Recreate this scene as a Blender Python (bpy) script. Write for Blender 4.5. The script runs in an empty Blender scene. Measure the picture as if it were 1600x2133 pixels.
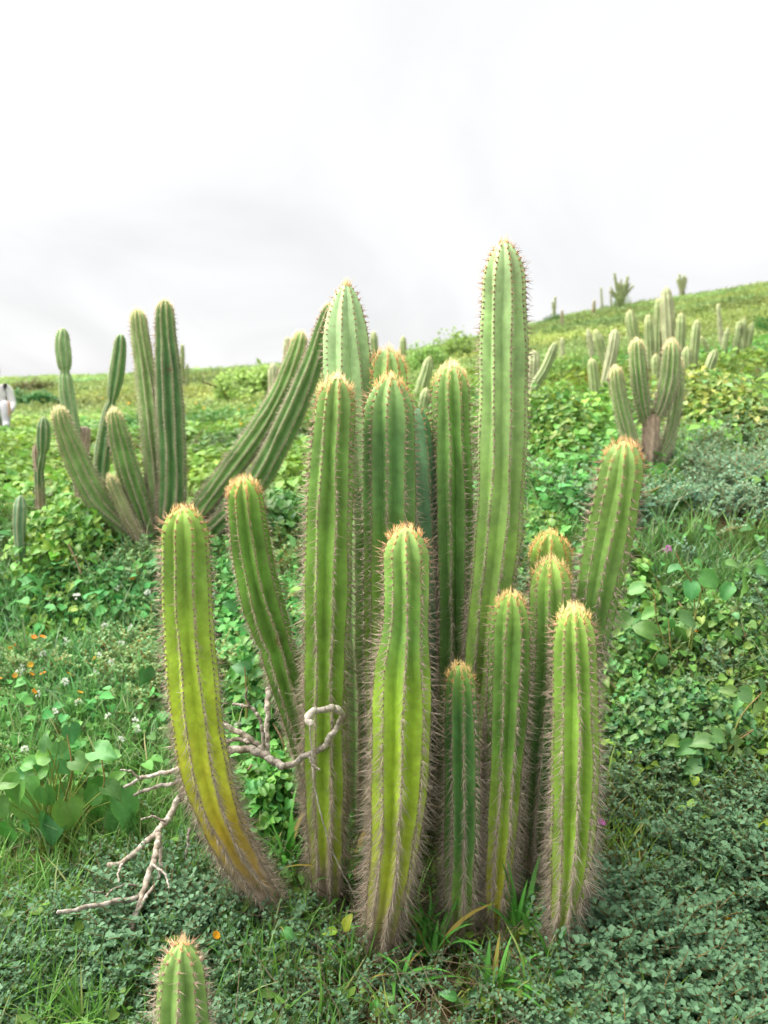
import bpy, math, random
import numpy as np
from mathutils import Vector, Matrix, Euler

R = np.random.default_rng(7)
random.seed(7)
sc = bpy.context.scene
COL = sc.collection

# ------------------------------------------------------------------ camera
FPX = 1673.0                      # focal length in photograph pixels (1600 x 2133)
PITCH = math.radians(8.0)
EYE = np.array([0.0, 0.0, 1.6])
cam = bpy.data.cameras.new('camera')
cam.sensor_fit = 'VERTICAL'; cam.sensor_height = 36.0; cam.sensor_width = 36.0
cam.lens = FPX / 2133.0 * 36.0
cam.clip_start = 0.05; cam.clip_end = 2000
cam.dof.use_dof = True; cam.dof.focus_distance = 2.25; cam.dof.aperture_fstop = 3.2
co = bpy.data.objects.new('camera', cam); COL.objects.link(co)
co.location = EYE; co.rotation_euler = (math.pi/2 - PITCH, 0, 0)
sc.camera = co

# ------------------------------------------------------------------ sky, sun, exposure
SUN_EL, SUN_AZ = math.radians(56), math.radians(-75)      # azimuth from +Y towards +X
w = bpy.data.worlds.new('World'); sc.world = w; w.use_nodes = True
nt = w.node_tree; nt.nodes.clear()
def N(tree, typ, **kw):
    n = tree.nodes.new(typ)
    for k, v in kw.items(): setattr(n, k, v)
    return n
out = N(nt, 'ShaderNodeOutputWorld'); bg = N(nt, 'ShaderNodeBackground')
bg.inputs['Strength'].default_value = 0.1
sky = N(nt, 'ShaderNodeTexSky', sky_type='NISHITA'); sky.sun_disc = False
sky.sun_elevation = SUN_EL; sky.sun_rotation = SUN_AZ; sky.dust_density = 3
tc = N(nt, 'ShaderNodeTexCoord')
sep = N(nt, 'ShaderNodeSeparateXYZ'); nt.links.new(tc.outputs['Generated'], sep.inputs[0])
zc = N(nt, 'ShaderNodeMath', operation='MAXIMUM'); zc.inputs[1].default_value = 0.0
nt.links.new(sep.outputs['Z'], zc.inputs[0])
za = N(nt, 'ShaderNodeMath', operation='ADD'); za.inputs[1].default_value = 0.22
nt.links.new(zc.outputs[0], za.inputs[0])
dx = N(nt, 'ShaderNodeMath', operation='DIVIDE'); dy = N(nt, 'ShaderNodeMath', operation='DIVIDE')
nt.links.new(sep.outputs['X'], dx.inputs[0]); nt.links.new(za.outputs[0], dx.inputs[1])
nt.links.new(sep.outputs['Y'], dy.inputs[0]); nt.links.new(za.outputs[0], dy.inputs[1])
cmb = N(nt, 'ShaderNodeCombineXYZ'); nt.links.new(dx.outputs[0], cmb.inputs[0]); nt.links.new(dy.outputs[0], cmb.inputs[1])
mp = N(nt, 'ShaderNodeMapping'); mp.inputs['Location'].default_value = (6.876, 6.449, 0); mp.inputs['Rotation'].default_value = (0, 0, -0.5); mp.inputs['Scale'].default_value = (0.75, 0.42, 1)
nt.links.new(cmb.outputs[0], mp.inputs[0])
noi = N(nt, 'ShaderNodeTexNoise'); noi.inputs['Scale'].default_value = 1.6; noi.inputs['Detail'].default_value = 5; noi.inputs['Roughness'].default_value = 0.5; noi.inputs['Distortion'].default_value = 0.5
nt.links.new(mp.outputs[0], noi.inputs['Vector'])
rmp = N(nt, 'ShaderNodeValToRGB')
el = rmp.color_ramp.elements
el[0].position = 0.30; el[0].color = (0.302, 0.304, 0.305, 1)
el[1].position = 0.62; el[1].color = (0.368, 0.369, 0.370, 1)
nt.links.new(noi.outputs['Fac'], rmp.inputs[0])
SKYL = 3.85
mul = N(nt, 'ShaderNodeMix', data_type='RGBA', blend_type='MULTIPLY'); mul.inputs['Factor'].default_value = 1
mul.inputs['B'].default_value = (SKYL, SKYL, SKYL, 1)
nt.links.new(rmp.outputs[0], mul.inputs['A'])
mixs = N(nt, 'ShaderNodeMix', data_type='RGBA'); mixs.inputs['Factor'].default_value = 0.985
nt.links.new(sky.outputs[0], mixs.inputs['A']); nt.links.new(mul.outputs['Result'], mixs.inputs['B'])
nt.links.new(mixs.outputs['Result'], bg.inputs['Color']); nt.links.new(bg.outputs[0], out.inputs[0])

sl = bpy.data.lights.new('sun', 'SUN'); sl.energy = 1.5; sl.angle = math.radians(75); sl.color = (1, 0.96, 0.88)
so = bpy.data.objects.new('sun', sl); COL.objects.link(so)
sd = Vector((math.sin(SUN_AZ)*math.cos(SUN_EL), math.cos(SUN_AZ)*math.cos(SUN_EL), math.sin(SUN_EL)))
so.rotation_euler = sd.to_track_quat('Z', 'Y').to_euler()
so.location = (-10, 5, 15)
vs = sc.view_settings
vs.view_transform = 'Standard'; vs.look = 'None'; vs.gamma = 1; vs.use_curve_mapping = False
vs.exposure = 2.88
sc.render.engine = 'CYCLES'
sc.cycles.max_bounces = 4; sc.cycles.diffuse_bounces = 2; sc.cycles.glossy_bounces = 1; sc.cycles.transmission_bounces = 2
sc.cycles.use_denoising = True; sc.cycles.use_adaptive_sampling = True; sc.cycles.adaptive_threshold = 0.05

# ------------------------------------------------------------------ measuring helpers
cF = np.array([0, math.cos(PITCH), -math.sin(PITCH)]); cU = np.array([0, math.sin(PITCH), math.cos(PITCH)])
def ray(x, y):
    return cF + np.array([(x-800)/FPX, 0, 0]) - cU*((y-1066.5)/FPX)
def at(x, y, d):
    """world point seen at photograph pixel x, y, standing d metres out (world Y)"""
    r = ray(x, y); return EYE + r*(d/r[1])
def mpp(P):
    """metres per photograph pixel at P"""
    return float(np.dot(np.asarray(P)-EYE, cF))/FPX

# ------------------------------------------------------------------ terrain heights
_D = np.array([2.2, 2.8, 3.5, 4.5, 6, 9, 14, 22, 35, 55, 75.0])
_X = np.array([-500, 100, 450, 800, 1000, 1200, 1400, 1600, 2200.0])
_Y = np.array([
 [1956,1690,1440,1190,1075,968,905,866,838,806,794],
 [1956,1690,1430,1180,1065,960,900,860,834,804,793],
 [1956,1690,1430,1180,1060,945,880,837,803,780,774],
 [1956,1690,1430,1170,1040,920,850,808,780,760,754],
 [1956,1680,1410,1140,990,865,797,757,729,712,704],
 [1956,1660,1380,1100,950,830,767,729,697,667,649],
 [1956,1640,1350,1080,930,815,752,712,675,642,620],
 [1956,1620,1330,1060,915,795,727,682,638,605,588],
 [1956,1600,1300,1030,885,755,685,630,580,540,520]], float)
_UT = np.linspace(-0.8, 0.8, 65); _LT = np.linspace(math.log(1.0), math.log(420.0), 120)
def _build():
    H = np.zeros((len(_X), 16)); LD = np.log(np.concatenate([[1.0, 1.6], _D, [110, 200, 420]]))
    for i, X in enumerate(_X):
        for j, d in enumerate(_D):
            t = math.atan((_Y[i, j]-1066.5)/FPX) + PITCH
            # depth along world Y: height from the ray in the x-free plane
            H[i, j+2] = 1.6 - d*math.tan(t)
        H[i, 0] = -0.06; H[i, 1] = -0.02
        H[i, 13] = H[i, 12]-2.5; H[i, 14] = H[i, 12]-9; H[i, 15] = H[i, 12]-26
    U = (_X-800)/FPX
    A = np.array([np.interp(_LT, LD, H[i]) for i in range(len(_X))])
    B = np.array([np.interp(_UT, U, A[:, j]) for j in range(len(_LT))]).T
    k = np.exp(-0.5*(np.arange(-6, 7)/2.2)**2); k /= k.sum()
    P = np.pad(B, 6, mode='edge')
    P = np.apply_along_axis(lambda v: np.convolve(v, k, 'valid'), 0, P)
    return np.apply_along_axis(lambda v: np.convolve(v, k, 'valid'), 1, P)
_HT = _build()
_wv = [(R.normal(size=2), R.uniform(0, 6.28)) for _ in range(14)]
def waves(x, y, f):
    s = 0
    for (k, p) in _wv: s = s + np.sin(f*(k[0]*x + k[1]*y) + p)
    return s/len(_wv)**.5
def height(x, y):
    x = np.asarray(x, float); y = np.asarray(y, float)
    yy = np.clip(y, 1.0, 420); u = np.clip(x/np.maximum(yy, 1.0), -0.8, 0.8)
    a = (u+0.8)/1.6*64; b = (np.log(yy)-_LT[0])/(_LT[-1]-_LT[0])*119
    i = np.clip(a.astype(int), 0, 63); j = np.clip(b.astype(int), 0, 118); a = a-i; b = b-j
    h = _HT[i, j]*(1-a)*(1-b)+_HT[i+1, j]*a*(1-b)+_HT[i, j+1]*(1-a)*b+_HT[i+1, j+1]*a*b
    return h + 0.018*waves(x, y, 3.1)*np.clip(y/3, .3, 1) + 0.10*waves(x+5, y, 0.45)*np.clip((yy-5)/15, 0, 1)
def hit(x, y, lo=1.2, hi=120):
    """where the ray through pixel x, y meets the ground"""
    r = ray(x, y); ds = np.exp(np.linspace(math.log(lo), math.log(hi), 900))
    P = EYE + r[None, :]*(ds/r[1])[:, None]
    under = P[:, 2] < height(P[:, 0], P[:, 1])
    k = int(np.argmax(under)) if under.any() else len(ds)-1
    p = P[k].copy(); p[2] = float(height(p[0], p[1])); return p

# ------------------------------------------------------------------ mesh helpers
def mesh_np(name, V, faces, mat, parent=None, col=None, smooth=True, loops=None):
    me = bpy.data.meshes.new(name)
    V = np.asarray(V, np.float32)
    if isinstance(faces, np.ndarray):
        n, k = faces.shape
        me.vertices.add(len(V)); me.vertices.foreach_set('co', V.ravel())
        me.loops.add(n*k); me.loops.foreach_set('vertex_index', faces.astype(np.int32).ravel())
        me.polygons.add(n); me.polygons.foreach_set('loop_start', np.arange(0, n*k, k, dtype=np.int32))
        me.update(calc_edges=True)
    else:
        me.from_pydata(V.tolist(), [], faces)
    if smooth: me.polygons.foreach_set('use_smooth', np.ones(len(me.polygons), bool))
    if col is not None:
        at_ = me.color_attributes.new('col', 'FLOAT_COLOR', 'POINT')
        c = np.ones((len(V), 4), np.float32); c[:, :3] = col
        at_.data.foreach_set('color', c.ravel())
    if mat: me.materials.append(mat)
    return link(name, me, parent)
def link(name, me, parent=None):
    o = bpy.data.objects.new(name, me); COL.objects.link(o); o.parent = parent; return o
def empty(name, loc):
    o = bpy.data.objects.new(name, None); COL.objects.link(o); o.location = loc; o.empty_display_size = .1
    return o
def tag(o, label, cat=None, group=None, kind=None):
    if label: o['label'] = label
    if cat: o['category'] = cat
    if group: o['group'] = group
    if kind: o['kind'] = kind
    return o
def catmull(P, n):
    P = np.asarray(P, float); P = np.vstack([2*P[0]-P[1], P, 2*P[-1]-P[-2]])
    m = len(P)-3; t = np.linspace(0, m-1e-9, n); i = t.astype(int); f = (t-i)[:, None]
    a, b, c, d = P[i], P[i+1], P[i+2], P[i+3]
    return 0.5*((2*b)+(-a+c)*f+(2*a-5*b+4*c-d)*f**2+(-a+3*b-3*c+d)*f**3)
def nrm(v): return v/np.maximum(np.linalg.norm(v, axis=-1, keepdims=True), 1e-9)
def frames(C, ref):
    T = nrm(np.gradient(C, axis=0)); A = np.zeros_like(C); r = np.asarray(ref, float)
    for i in range(len(C)):
        r = r - T[i]*np.dot(r, T[i]); r = r/np.linalg.norm(r); A[i] = r
    return T, A, np.cross(T, A)
def lerpc(stops, t):
    ts = [s[0] for s in stops]; t = np.asarray(t)
    return np.stack([np.interp(t, ts, [s[1][k] for s in stops]) for k in range(3)], -1)
def tube(C, rad, sides, ref=(0, -1, 0), cap=True):
    C = np.asarray(C, float); T, A, B = frames(C, ref); th = np.linspace(0, 2*np.pi, sides, endpoint=False)
    rad = np.broadcast_to(rad, (len(C),))
    V = C[:, None]+rad[:, None, None]*(np.cos(th)[None, :, None]*A[:, None]+np.sin(th)[None, :, None]*B[:, None])
    V = V.reshape(-1, 3); n = len(C)
    i = np.arange(n-1)[:, None]*sides; k = np.arange(sides)[None]; k2 = (k+1) % sides
    F = np.stack([i+k, i+k2, i+sides+k2, i+sides+k], -1).reshape(-1, 4)
    return V, F
class Bag:
    """collects quads (triangles repeat a vertex) with colours into one mesh"""
    def __init__(s): s.V = []; s.F = []; s.C = []; s.n = 0
    def add(s, V, F, c):
        V = np.asarray(V, float); s.V.append(V); s.F.append(np.asarray(F)+s.n); s.C.append(np.broadcast_to(c, (len(V), 3))); s.n += len(V)
    def build(s, name, mat, parent=None, smooth=True):
        F = [f if f.shape[1] == 4 else None for f in s.F]
        if all(f is not None for f in F): FF = np.vstack(F)
        elif all(f.shape[1] == 3 for f in s.F): FF = np.vstack(s.F)
        else: FF = [list(r) for f in s.F for r in f]
        return mesh_np(name, np.vstack(s.V), FF, mat, parent, np.vstack(s.C), smooth)

# ------------------------------------------------------------------ materials
def newmat(name):
    m = bpy.data.materials.new(name); m.use_nodes = True; t = m.node_tree; t.nodes.clear()
    return m, t, N(t, 'ShaderNodeOutputMaterial')
def L(t, a, b): t.links.new(a, b)
def mat_attr(name, rough=.55, spec=.3, noise=0.15, nscale=60, bump=0.0, sss=0):
    m, t, o = newmat(name); p = N(t, 'ShaderNodeBsdfPrincipled')
    a = N(t, 'ShaderNodeAttribute', attribute_name='col')
    tcn = N(t, 'ShaderNodeTexCoord'); n = N(t, 'ShaderNodeTexNoise'); n.inputs['Scale'].default_value = nscale; n.inputs['Detail'].default_value = 4
    L(t, tcn.outputs['Object'], n.inputs['Vector'])
    mr = N(t, 'ShaderNodeMapRange'); mr.inputs['From Min'].default_value = .3; mr.inputs['From Max'].default_value = .7
    mr.inputs['To Min'].default_value = 1-noise; mr.inputs['To Max'].default_value = 1+noise
    L(t, n.outputs['Fac'], mr.inputs['Value'])
    mx = N(t, 'ShaderNodeMix', data_type='RGBA', blend_type='MULTIPLY'); mx.inputs['Factor'].default_value = 1
    L(t, a.outputs['Color'], mx.inputs['A']); L(t, mr.outputs[0], mx.inputs['B'])
    L(t, mx.outputs['Result'], p.inputs['Base Color'])
    p.inputs['Roughness'].default_value = rough; p.inputs['Specular IOR Level'].default_value = spec
    if bump:
        b = N(t, 'ShaderNodeBump'); b.inputs['Strength'].default_value = bump; b.inputs['Distance'].default_value = .004
        L(t, n.outputs['Fac'], b.inputs['Height']); L(t, b.outputs[0], p.inputs['Normal'])
    L(t, p.outputs[0], o.inputs[0]); return m
def mat_leaf(name, source, trans=.35, rough=.5, spec=.25, veins=False):
    """source: 'col' mesh attribute, 'inst' attribute of the scattered copy times col, 'obj' object colour times col"""
    m, t, o = newmat(name); p = N(t, 'ShaderNodeBsdfPrincipled'); tr = N(t, 'ShaderNodeBsdfTranslucent')
    a = N(t, 'ShaderNodeAttribute', attribute_name='col'); c = a.outputs['Color']
    if source != 'col':
        if source == 'inst':
            b = N(t, 'ShaderNodeAttribute', attribute_name='tint', attribute_type='INSTANCER').outputs['Color']
        else:
            b = N(t, 'ShaderNodeObjectInfo').outputs['Color']
        mx = N(t, 'ShaderNodeMix', data_type='RGBA', blend_type='MULTIPLY'); mx.inputs['Factor'].default_value = 1
        L(t, c, mx.inputs['A']); L(t, b, mx.inputs['B']); c = mx.outputs['Result']
    if veins:
        tcn = N(t, 'ShaderNodeTexCoord'); n = N(t, 'ShaderNodeTexNoise'); n.inputs['Scale'].default_value = 6
        L(t, tcn.outputs['Object'], n.inputs['Vector'])
        mr = N(t, 'ShaderNodeMapRange'); mr.inputs['To Min'].default_value = .72; mr.inputs['To Max'].default_value = 1.28
        L(t, n.outputs['Fac'], mr.inputs['Value'])
        m2 = N(t, 'ShaderNodeMix', data_type='RGBA', blend_type='MULTIPLY'); m2.inputs['Factor'].default_value = 1
        L(t, c, m2.inputs['A']); L(t, mr.outputs[0], m2.inputs['B']); c = m2.outputs['Result']
    L(t, c, p.inputs['Base Color']); L(t, c, tr.inputs['Color'])
    p.inputs['Roughness'].default_value = rough; p.inputs['Specular IOR Level'].default_value = spec
    ms = N(t, 'ShaderNodeMixShader'); ms.inputs[0].default_value = trans
    L(t, p.outputs[0], ms.inputs[1]); L(t, tr.outputs[0], ms.inputs[2]); L(t, ms.outputs[0], o.inputs[0]); return m
M_STEM = mat_attr('cactus_skin', .5, .28, .14, 45, .12)
_t = M_STEM.node_tree; _p = [n for n in _t.nodes if n.type == 'BSDF_PRINCIPLED'][0]; _src = _p.inputs['Base Color'].links[0].from_socket
_tc = N(_t, 'ShaderNodeTexCoord'); _n = N(_t, 'ShaderNodeTexNoise'); _n.inputs['Scale'].default_value = 26; _n.inputs['Detail'].default_value = 7; _n.inputs['Roughness'].default_value = .65
L(_t, _tc.outputs['Object'], _n.inputs['Vector']); _r = N(_t, 'ShaderNodeMapRange'); _r.inputs['From Min'].default_value = .64; _r.inputs['From Max'].default_value = .70; _r.inputs['To Max'].default_value = .6
L(_t, _n.outputs['Fac'], _r.inputs['Value']); _m = N(_t, 'ShaderNodeMix', data_type='RGBA'); L(_t, _r.outputs[0], _m.inputs['Factor']); L(_t, _src, _m.inputs['A']); _m.inputs['B'].default_value = (.27, .22, .13, 1)
_n2 = N(_t, 'ShaderNodeTexNoise'); _n2.inputs['Scale'].default_value = 9; _n2.inputs['Detail'].default_value = 3; L(_t, _tc.outputs['Object'], _n2.inputs['Vector'])
_r2 = N(_t, 'ShaderNodeMapRange'); _r2.inputs['From Min'].default_value = .35; _r2.inputs['From Max'].default_value = .65; _r2.inputs['To Min'].default_value = .84; _r2.inputs['To Max'].default_value = 1.14; L(_t, _n2.outputs['Fac'], _r2.inputs['Value'])
_m2 = N(_t, 'ShaderNodeMix', data_type='RGBA', blend_type='MULTIPLY'); _m2.inputs['Factor'].default_value = 1; L(_t, _m.outputs['Result'], _m2.inputs['A']); L(_t, _r2.outputs[0], _m2.inputs['B']); L(_t, _m2.outputs['Result'], _p.inputs['Base Color'])
M_SPINE = mat_attr('spine', .6, .25, .1, 30)
M_WOOD = mat_attr('weathered_wood', .8, .15, .35, 70, .6)
M_FUZZ = mat_attr('areole_felt', .9, .1, .2, 200)
M_INST = mat_leaf('scattered_leaf', 'inst')
M_LEAFC = mat_leaf('leaf_mass', 'col')
M_LEAFO = mat_leaf('broad_leaf', 'obj', .3, .42, .35, True)
M_STALK = mat_attr('green_stalk', .6, .2, .1, 40)
M_PETAL = mat_leaf('petal', 'obj', .3, .6, .1)

# ground material: brown soil, litter and low green growth
gm, gt, go = newmat('ground_soil'); gp = N(gt, 'ShaderNodeBsdfPrincipled'); gp.inputs['Roughness'].default_value = .95; gp.inputs['Specular IOR Level'].default_value = .1
gtc = N(gt, 'ShaderNodeTexCoord')
n1 = N(gt, 'ShaderNodeTexNoise'); n1.inputs['Scale'].default_value = 2.2; n1.inputs['Detail'].default_value = 8; n1.inputs['Roughness'].default_value = .7
n2 = N(gt, 'ShaderNodeTexNoise'); n2.inputs['Scale'].default_value = 55; n2.inputs['Detail'].default_value = 4
for n_ in (n1, n2): L(gt, gtc.outputs['Object'], n_.inputs['Vector'])
r1 = N(gt, 'ShaderNodeValToRGB'); e = r1.color_ramp.elements
e[0].position = .36; e[0].color = (.06, .04, .022, 1); e[1].position = .62; e[1].color = (.15, .17, .045, 1)
e2 = e.new(.48); e2.color = (.09, .085, .03, 1)
L(gt, n1.outputs['Fac'], r1.inputs[0])
gmx = N(gt, 'ShaderNodeMix', data_type='RGBA', blend_type='OVERLAY'); gmx.inputs['Factor'].default_value = .6
L(gt, r1.outputs[0], gmx.inputs['A']); L(gt, n2.outputs['Color'], gmx.inputs['B']); L(gt, gmx.outputs['Result'], gp.inputs['Base Color'])
gb = N(gt, 'ShaderNodeBump'); gb.inputs['Strength'].default_value = .7; gb.inputs['Distance'].default_value = .02
L(gt, n2.outputs['Fac'], gb.inputs['Height']); L(gt, gb.outputs[0], gp.inputs['Normal']); L(gt, gp.outputs[0], go.inputs[0])

# ------------------------------------------------------------------ ground sheet
def axis(a, b, n, k): t = np.linspace(-1, 1, n); return np.sinh(t*k)/math.sinh(k)*(b-a)/2+(a+b)/2
gx = axis(-330, 330, 301, 6.0)
gy = np.concatenate([np.linspace(-6, 0.9, 12), np.exp(np.linspace(math.log(1.0), math.log(415), 300))])
GX, GY = np.meshgrid(gx, gy, indexing='ij'); GZ = height(GX, GY)
V = np.stack([GX, GY, GZ], -1).reshape(-1, 3); ny = len(gy)
ii, jj = np.meshgrid(np.arange(len(gx)-1), np.arange(ny-1), indexing='ij'); q = (ii*ny+jj).ravel()
F = np.stack([q, q+ny, q+ny+1, q+1], -1)
tag(mesh_np('hillside_ground', V, F, gm), 'sloping soil of the green hillside', kind='structure')

# ------------------------------------------------------------------ cactus stems
GREEN = (.105, .235, .035)
def spikes(B, D, Ln, rad, colr, tipf=1.15):
    """thin three-sided spines from base points B along D"""
    n = len(B); ref = np.where(np.abs(D[:, 2:3]) < .8, np.array([[0, 0, 1.]]), np.array([[1., 0, 0]]))
    a = nrm(np.cross(D, ref)); b = np.cross(D, a); V = np.zeros((n, 4, 3))
    for k in range(3):
        th = 2.094*k; V[:, k] = B+rad[:, None]*(math.cos(th)*a+math.sin(th)*b)
    V[:, 3] = B+D*Ln[:, None]
    i = np.arange(n)[:, None]*4
    F = np.concatenate([i+np.array([[0, 1, 3]]), i+np.array([[1, 2, 3]]), i+np.array([[2, 0, 3]])], 0)
    C = np.repeat(colr[:, None], 4, 1).copy(); C[:, 3] *= tipf
    return V.reshape(-1, 3), F, C.reshape(-1, 3)

def stem(parent, pts, d0, d1, ribs=8, rot=0.0, seed=0, grad=None, cork=.86, corkw=.5, dome=1.5, amp=.2, spacing=.018,
         sp=dict(), lod=1, ridge=.5, pinch=(), scar=(), wax=0.0, rcol=None, to_ground=True, name='stem'):
    """one ribbed stem: pts are (x, y, half width) tip to base; d0, d1 distance of tip and base"""
    g = np.random.default_rng(seed+100)
    k = len(pts); yy = [p[1] for p in pts]
    ds = [d0+(d1-d0)*((y-yy[0])/(yy[-1]-yy[0]) if yy[-1] != yy[0] else i/(k-1)) for i, y in enumerate(yy)]
    P = np.array([at(p[0], p[1], d) for p, d in zip(pts, ds)])
    rr = [p[2]*mpp(q) for p, q in zip(pts, P)]
    if to_ground:
        h = float(height(P[-1, 0], P[-1, 1]))
        if P[-1, 2] > h-.04:
            e_ = P[-1].copy(); e_[2] = h-.05; P = np.vstack([P, e_]); rr.append(rr[-1]*.95)
    C = catmull(P, 400); s = np.concatenate([[0], np.cumsum(np.linalg.norm(np.diff(C, axis=0), axis=1))]); Ltot = s[-1]
    sP = np.concatenate([[0], np.cumsum(np.linalg.norm(np.diff(P, axis=0), axis=1))]); sP *= Ltot/sP[-1]
    r0 = rr[1] if len(rr) > 1 else rr[0]
    step = max(.009 if lod == 1 else .02 if lod == 2 else .05, Ltot/220)
    n = max(int(Ltot/step), 14)
    # denser rings in the dome
    Ld = dome*.9*r0
    ss = np.concatenate([np.linspace(0, 1, 16 if lod < 3 else 7)**1.7*Ld*.98, np.linspace(Ld, Ltot, n)])
    Cc = np.stack([np.interp(ss, s, C[:, i]) for i in range(3)], -1)
    rad = np.interp(ss, sP, rr); kk = np.exp(-.5*(np.arange(-5, 6)/2.)**2); kk /= kk.sum()
    rad = np.convolve(np.pad(rad, 5, mode='edge'), kk, 'valid')
    x = np.clip(1-ss/Ld, 0, 1); rad = rad*np.maximum((1-x**2.2), 0)**.5
    rad *= 1+.025*np.sin(ss*9+seed)+.015*np.sin(ss*23+seed*2)
    for (ty, depth, wd) in pinch:
        sy = np.interp(ty, yy, sP[:k]); rad *= 1-depth*np.exp(-((ss-sy)/wd)**2)
    T, A, Bv = frames(Cc, (0, -1, .12))
    m = ribs*(12 if lod == 1 else 6 if lod == 2 else 4)
    th = np.linspace(0, 2*np.pi, m, endpoint=False)
    wob = .05*np.sin(ss*5+seed)[:, None]
    ph = ((th[None]+wob*0)*ribs/(2*np.pi)) % 1.0
    tt = np.abs(ph-np.round(ph))*2                # 0 ridge .. 1 groove
    prof = 1-1.55*amp*(tt**1.12)*(1+.06*np.sin(3*th+seed)[None]) ; prof = np.broadcast_to(prof, (len(ss), m)).copy()
    ar_s = np.arange(.4*Ld if Ld < .1 else .04, Ltot, spacing)
    scal = np.exp(-((((ss[:, None]-.02)/spacing)%1.0-.5)/.28)**2)*.018
    prof += scal*(1-tt)**2 + g.normal(0, .0025, prof.shape)
    fade = np.clip(ss/Ld, 0, 1)[:, None]; prof = 1-(1-prof)*(.7+.3*fade)
    rw = lambda a_, s_: .06*np.sin(s_*2.3+seed)+.035*np.sin(s_*9+3*a_+seed)+.02*np.sin(s_*21+5*a_+seed*2)
    ang = th[None]+rot+rw(th[None], ss[:, None])
    V = Cc[:, None]+(rad[:, None]*prof)[..., None]*(np.cos(ang)[..., None]*A[:, None]+np.sin(ang)[..., None]*Bv[:, None])
    nr = len(ss); i = np.arange(nr-1)[:, None]*m; kx = np.arange(m)[None]; k2 = (kx+1) % m
    F = np.stack([i+kx, i+k2, i+m+k2, i+m+kx], -1).reshape(-1, 4)
    # skin colour
    tn = ss/Ltot
    grad = grad or [(0, (.16, .30, .06)), (.15, GREEN), (1, GREEN)]
    col = np.broadcast_to(lerpc(grad, tn)[:, None], (nr, m, 3)).copy()
    blot = np.sin(ss[:, None]*17+2.3*np.sin(th*2+seed)[None]+seed)+np.sin(ss[:, None]*41+3*np.cos(th*3+seed*2)[None])
    col *= (1+.07*blot)[..., None]
    pale = np.clip(1-tt/.55, 0, 1)**1.5
    col += pale[..., None]*ridge*np.array([.15, .17, .07])
    if rcol is not None:
        rk = np.clip(1.25-tt/.30, 0, 1)[..., None]*.75; col = col*(1-rk)+rk*np.array(rcol)
    if wax:
        wv = (.5+.5*np.sin(ss*30+seed)[:, None])*.4+.6; wv = wv*wax*np.ones((1, m)); col = col*(1-wv[..., None]*.5)+wv[..., None]*.5*np.array([.30, .42, .24])
    # corky brown ridges that widen towards the base
    kt = np.clip((tn-(cork-.45))/.55, 0, 1)
    wdt = (.05+corkw*kt**2)[:, None]*(1+.5*np.sin(ss[:, None]*33+th[None]*5+seed))
    full = np.clip((tn[:, None]-cork+.05*np.sin(th*3+seed)[None])/.07, 0, 1)
    ck = np.clip(np.clip((wdt-tt)/.10+.25, 0, 1)*(.35+.65*kt[:, None]), 0, 1); ck = np.maximum(ck*(tn[:, None] > .03), full)
    cc = np.array([.31, .23, .17])*(1+.35*np.sin(ss[:, None]*90+th[None]*7+seed)*.5)[..., None]
    col = col*(1-ck[..., None])+cc*ck[..., None]
    for (sx, sy, sr) in scar:
        Ps = at(sx, sy, np.interp(sy, yy, ds)-.07); dd = np.linalg.norm(V-Ps, axis=-1)/(sr*mpp(Ps))
        f = np.clip(1.6-dd, 0, 1)[..., None]; col = col*(1-f)+f*np.array([.12, .045, .02])
    st = mesh_np(name, V.reshape(-1, 3), F, M_STEM, parent, np.clip(col.reshape(-1, 3)*1.2+.018, .005, .8))
    if parent is not None: st.location = -np.array(parent.location)
    if lod == 3: 
        spacing = spacing*2.2
    # ---- areoles and spines
    As = np.arange(.006, Ltot-.05, spacing); As = As[As > 0]
    ns = len(As); rbs = np.arange(ribs)
    S = (As[:, None]+g.normal(0, spacing*.08, (ns, ribs))+(rbs % 2)[None]*spacing*.5).clip(.003, Ltot-.01)
    Ci = np.stack([np.interp(S, ss, Cc[:, q]) for q in range(3)], -1)
    Ti = nrm(np.stack([np.interp(S, ss, T[:, q]) for q in range(3)], -1))
    Ai = np.stack([np.interp(S, ss, A[:, q]) for q in range(3)], -1); Bi = np.cross(Ti, Ai)
    an = rbs[None]*2*np.pi/ribs+rot+rw(rbs[None]*2*np.pi/ribs, S)
    Nn = nrm(np.cos(an)[..., None]*Ai+np.sin(an)[..., None]*Bi)
    Ri = np.interp(S, ss, rad)
    dr = np.interp(S, ss, np.gradient(rad, ss))
    Pn = Ci+Nn*Ri[..., None]
    Nn = nrm(Nn-Ti*np.clip(dr, 0, 3)[..., None])
    Up = nrm(-Ti-Nn*np.sum(-Ti*Nn, -1, keepdims=True)); Sd = np.cross(Nn, Up)
    Pn, Nn, Up, Sd, S = [a.reshape(-1, a.shape[-1]) if a.ndim == 3 else a.ravel() for a in (Pn, Nn, Up, Sd, S)]
    t = S/Ltot
    if lod == 1:
        o8 = np.array([[1, 0, 0], [-1, 0, 0], [0, 1, 0], [0, -1, 0], [0, 0, 1.]])
        ra = (.0026+.001*g.random(len(Pn)))[:, None, None]
        Va = Pn[:, None]+ra*(o8[None, :, :1]*Up[:, None]*1.5+o8[None, :, 1:2]*Sd[:, None]+o8[None, :, 2:]*Nn[:, None]*1.1-Nn[:, None]*.1)
        Fa = (np.arange(len(Pn))[:, None, None]*5+np.array([[0, 2, 4], [2, 1, 4], [1, 3, 4], [3, 0, 4]])[None]).reshape(-1, 3)
        ca = lerpc([(0, (.45, .25, .10)), (.08, (.28, .18, .13)), (.5, (.24, .17, .12)), (1, (.25, .19, .14))], t)*(.8+.4*g.random((len(t), 1)))
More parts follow.
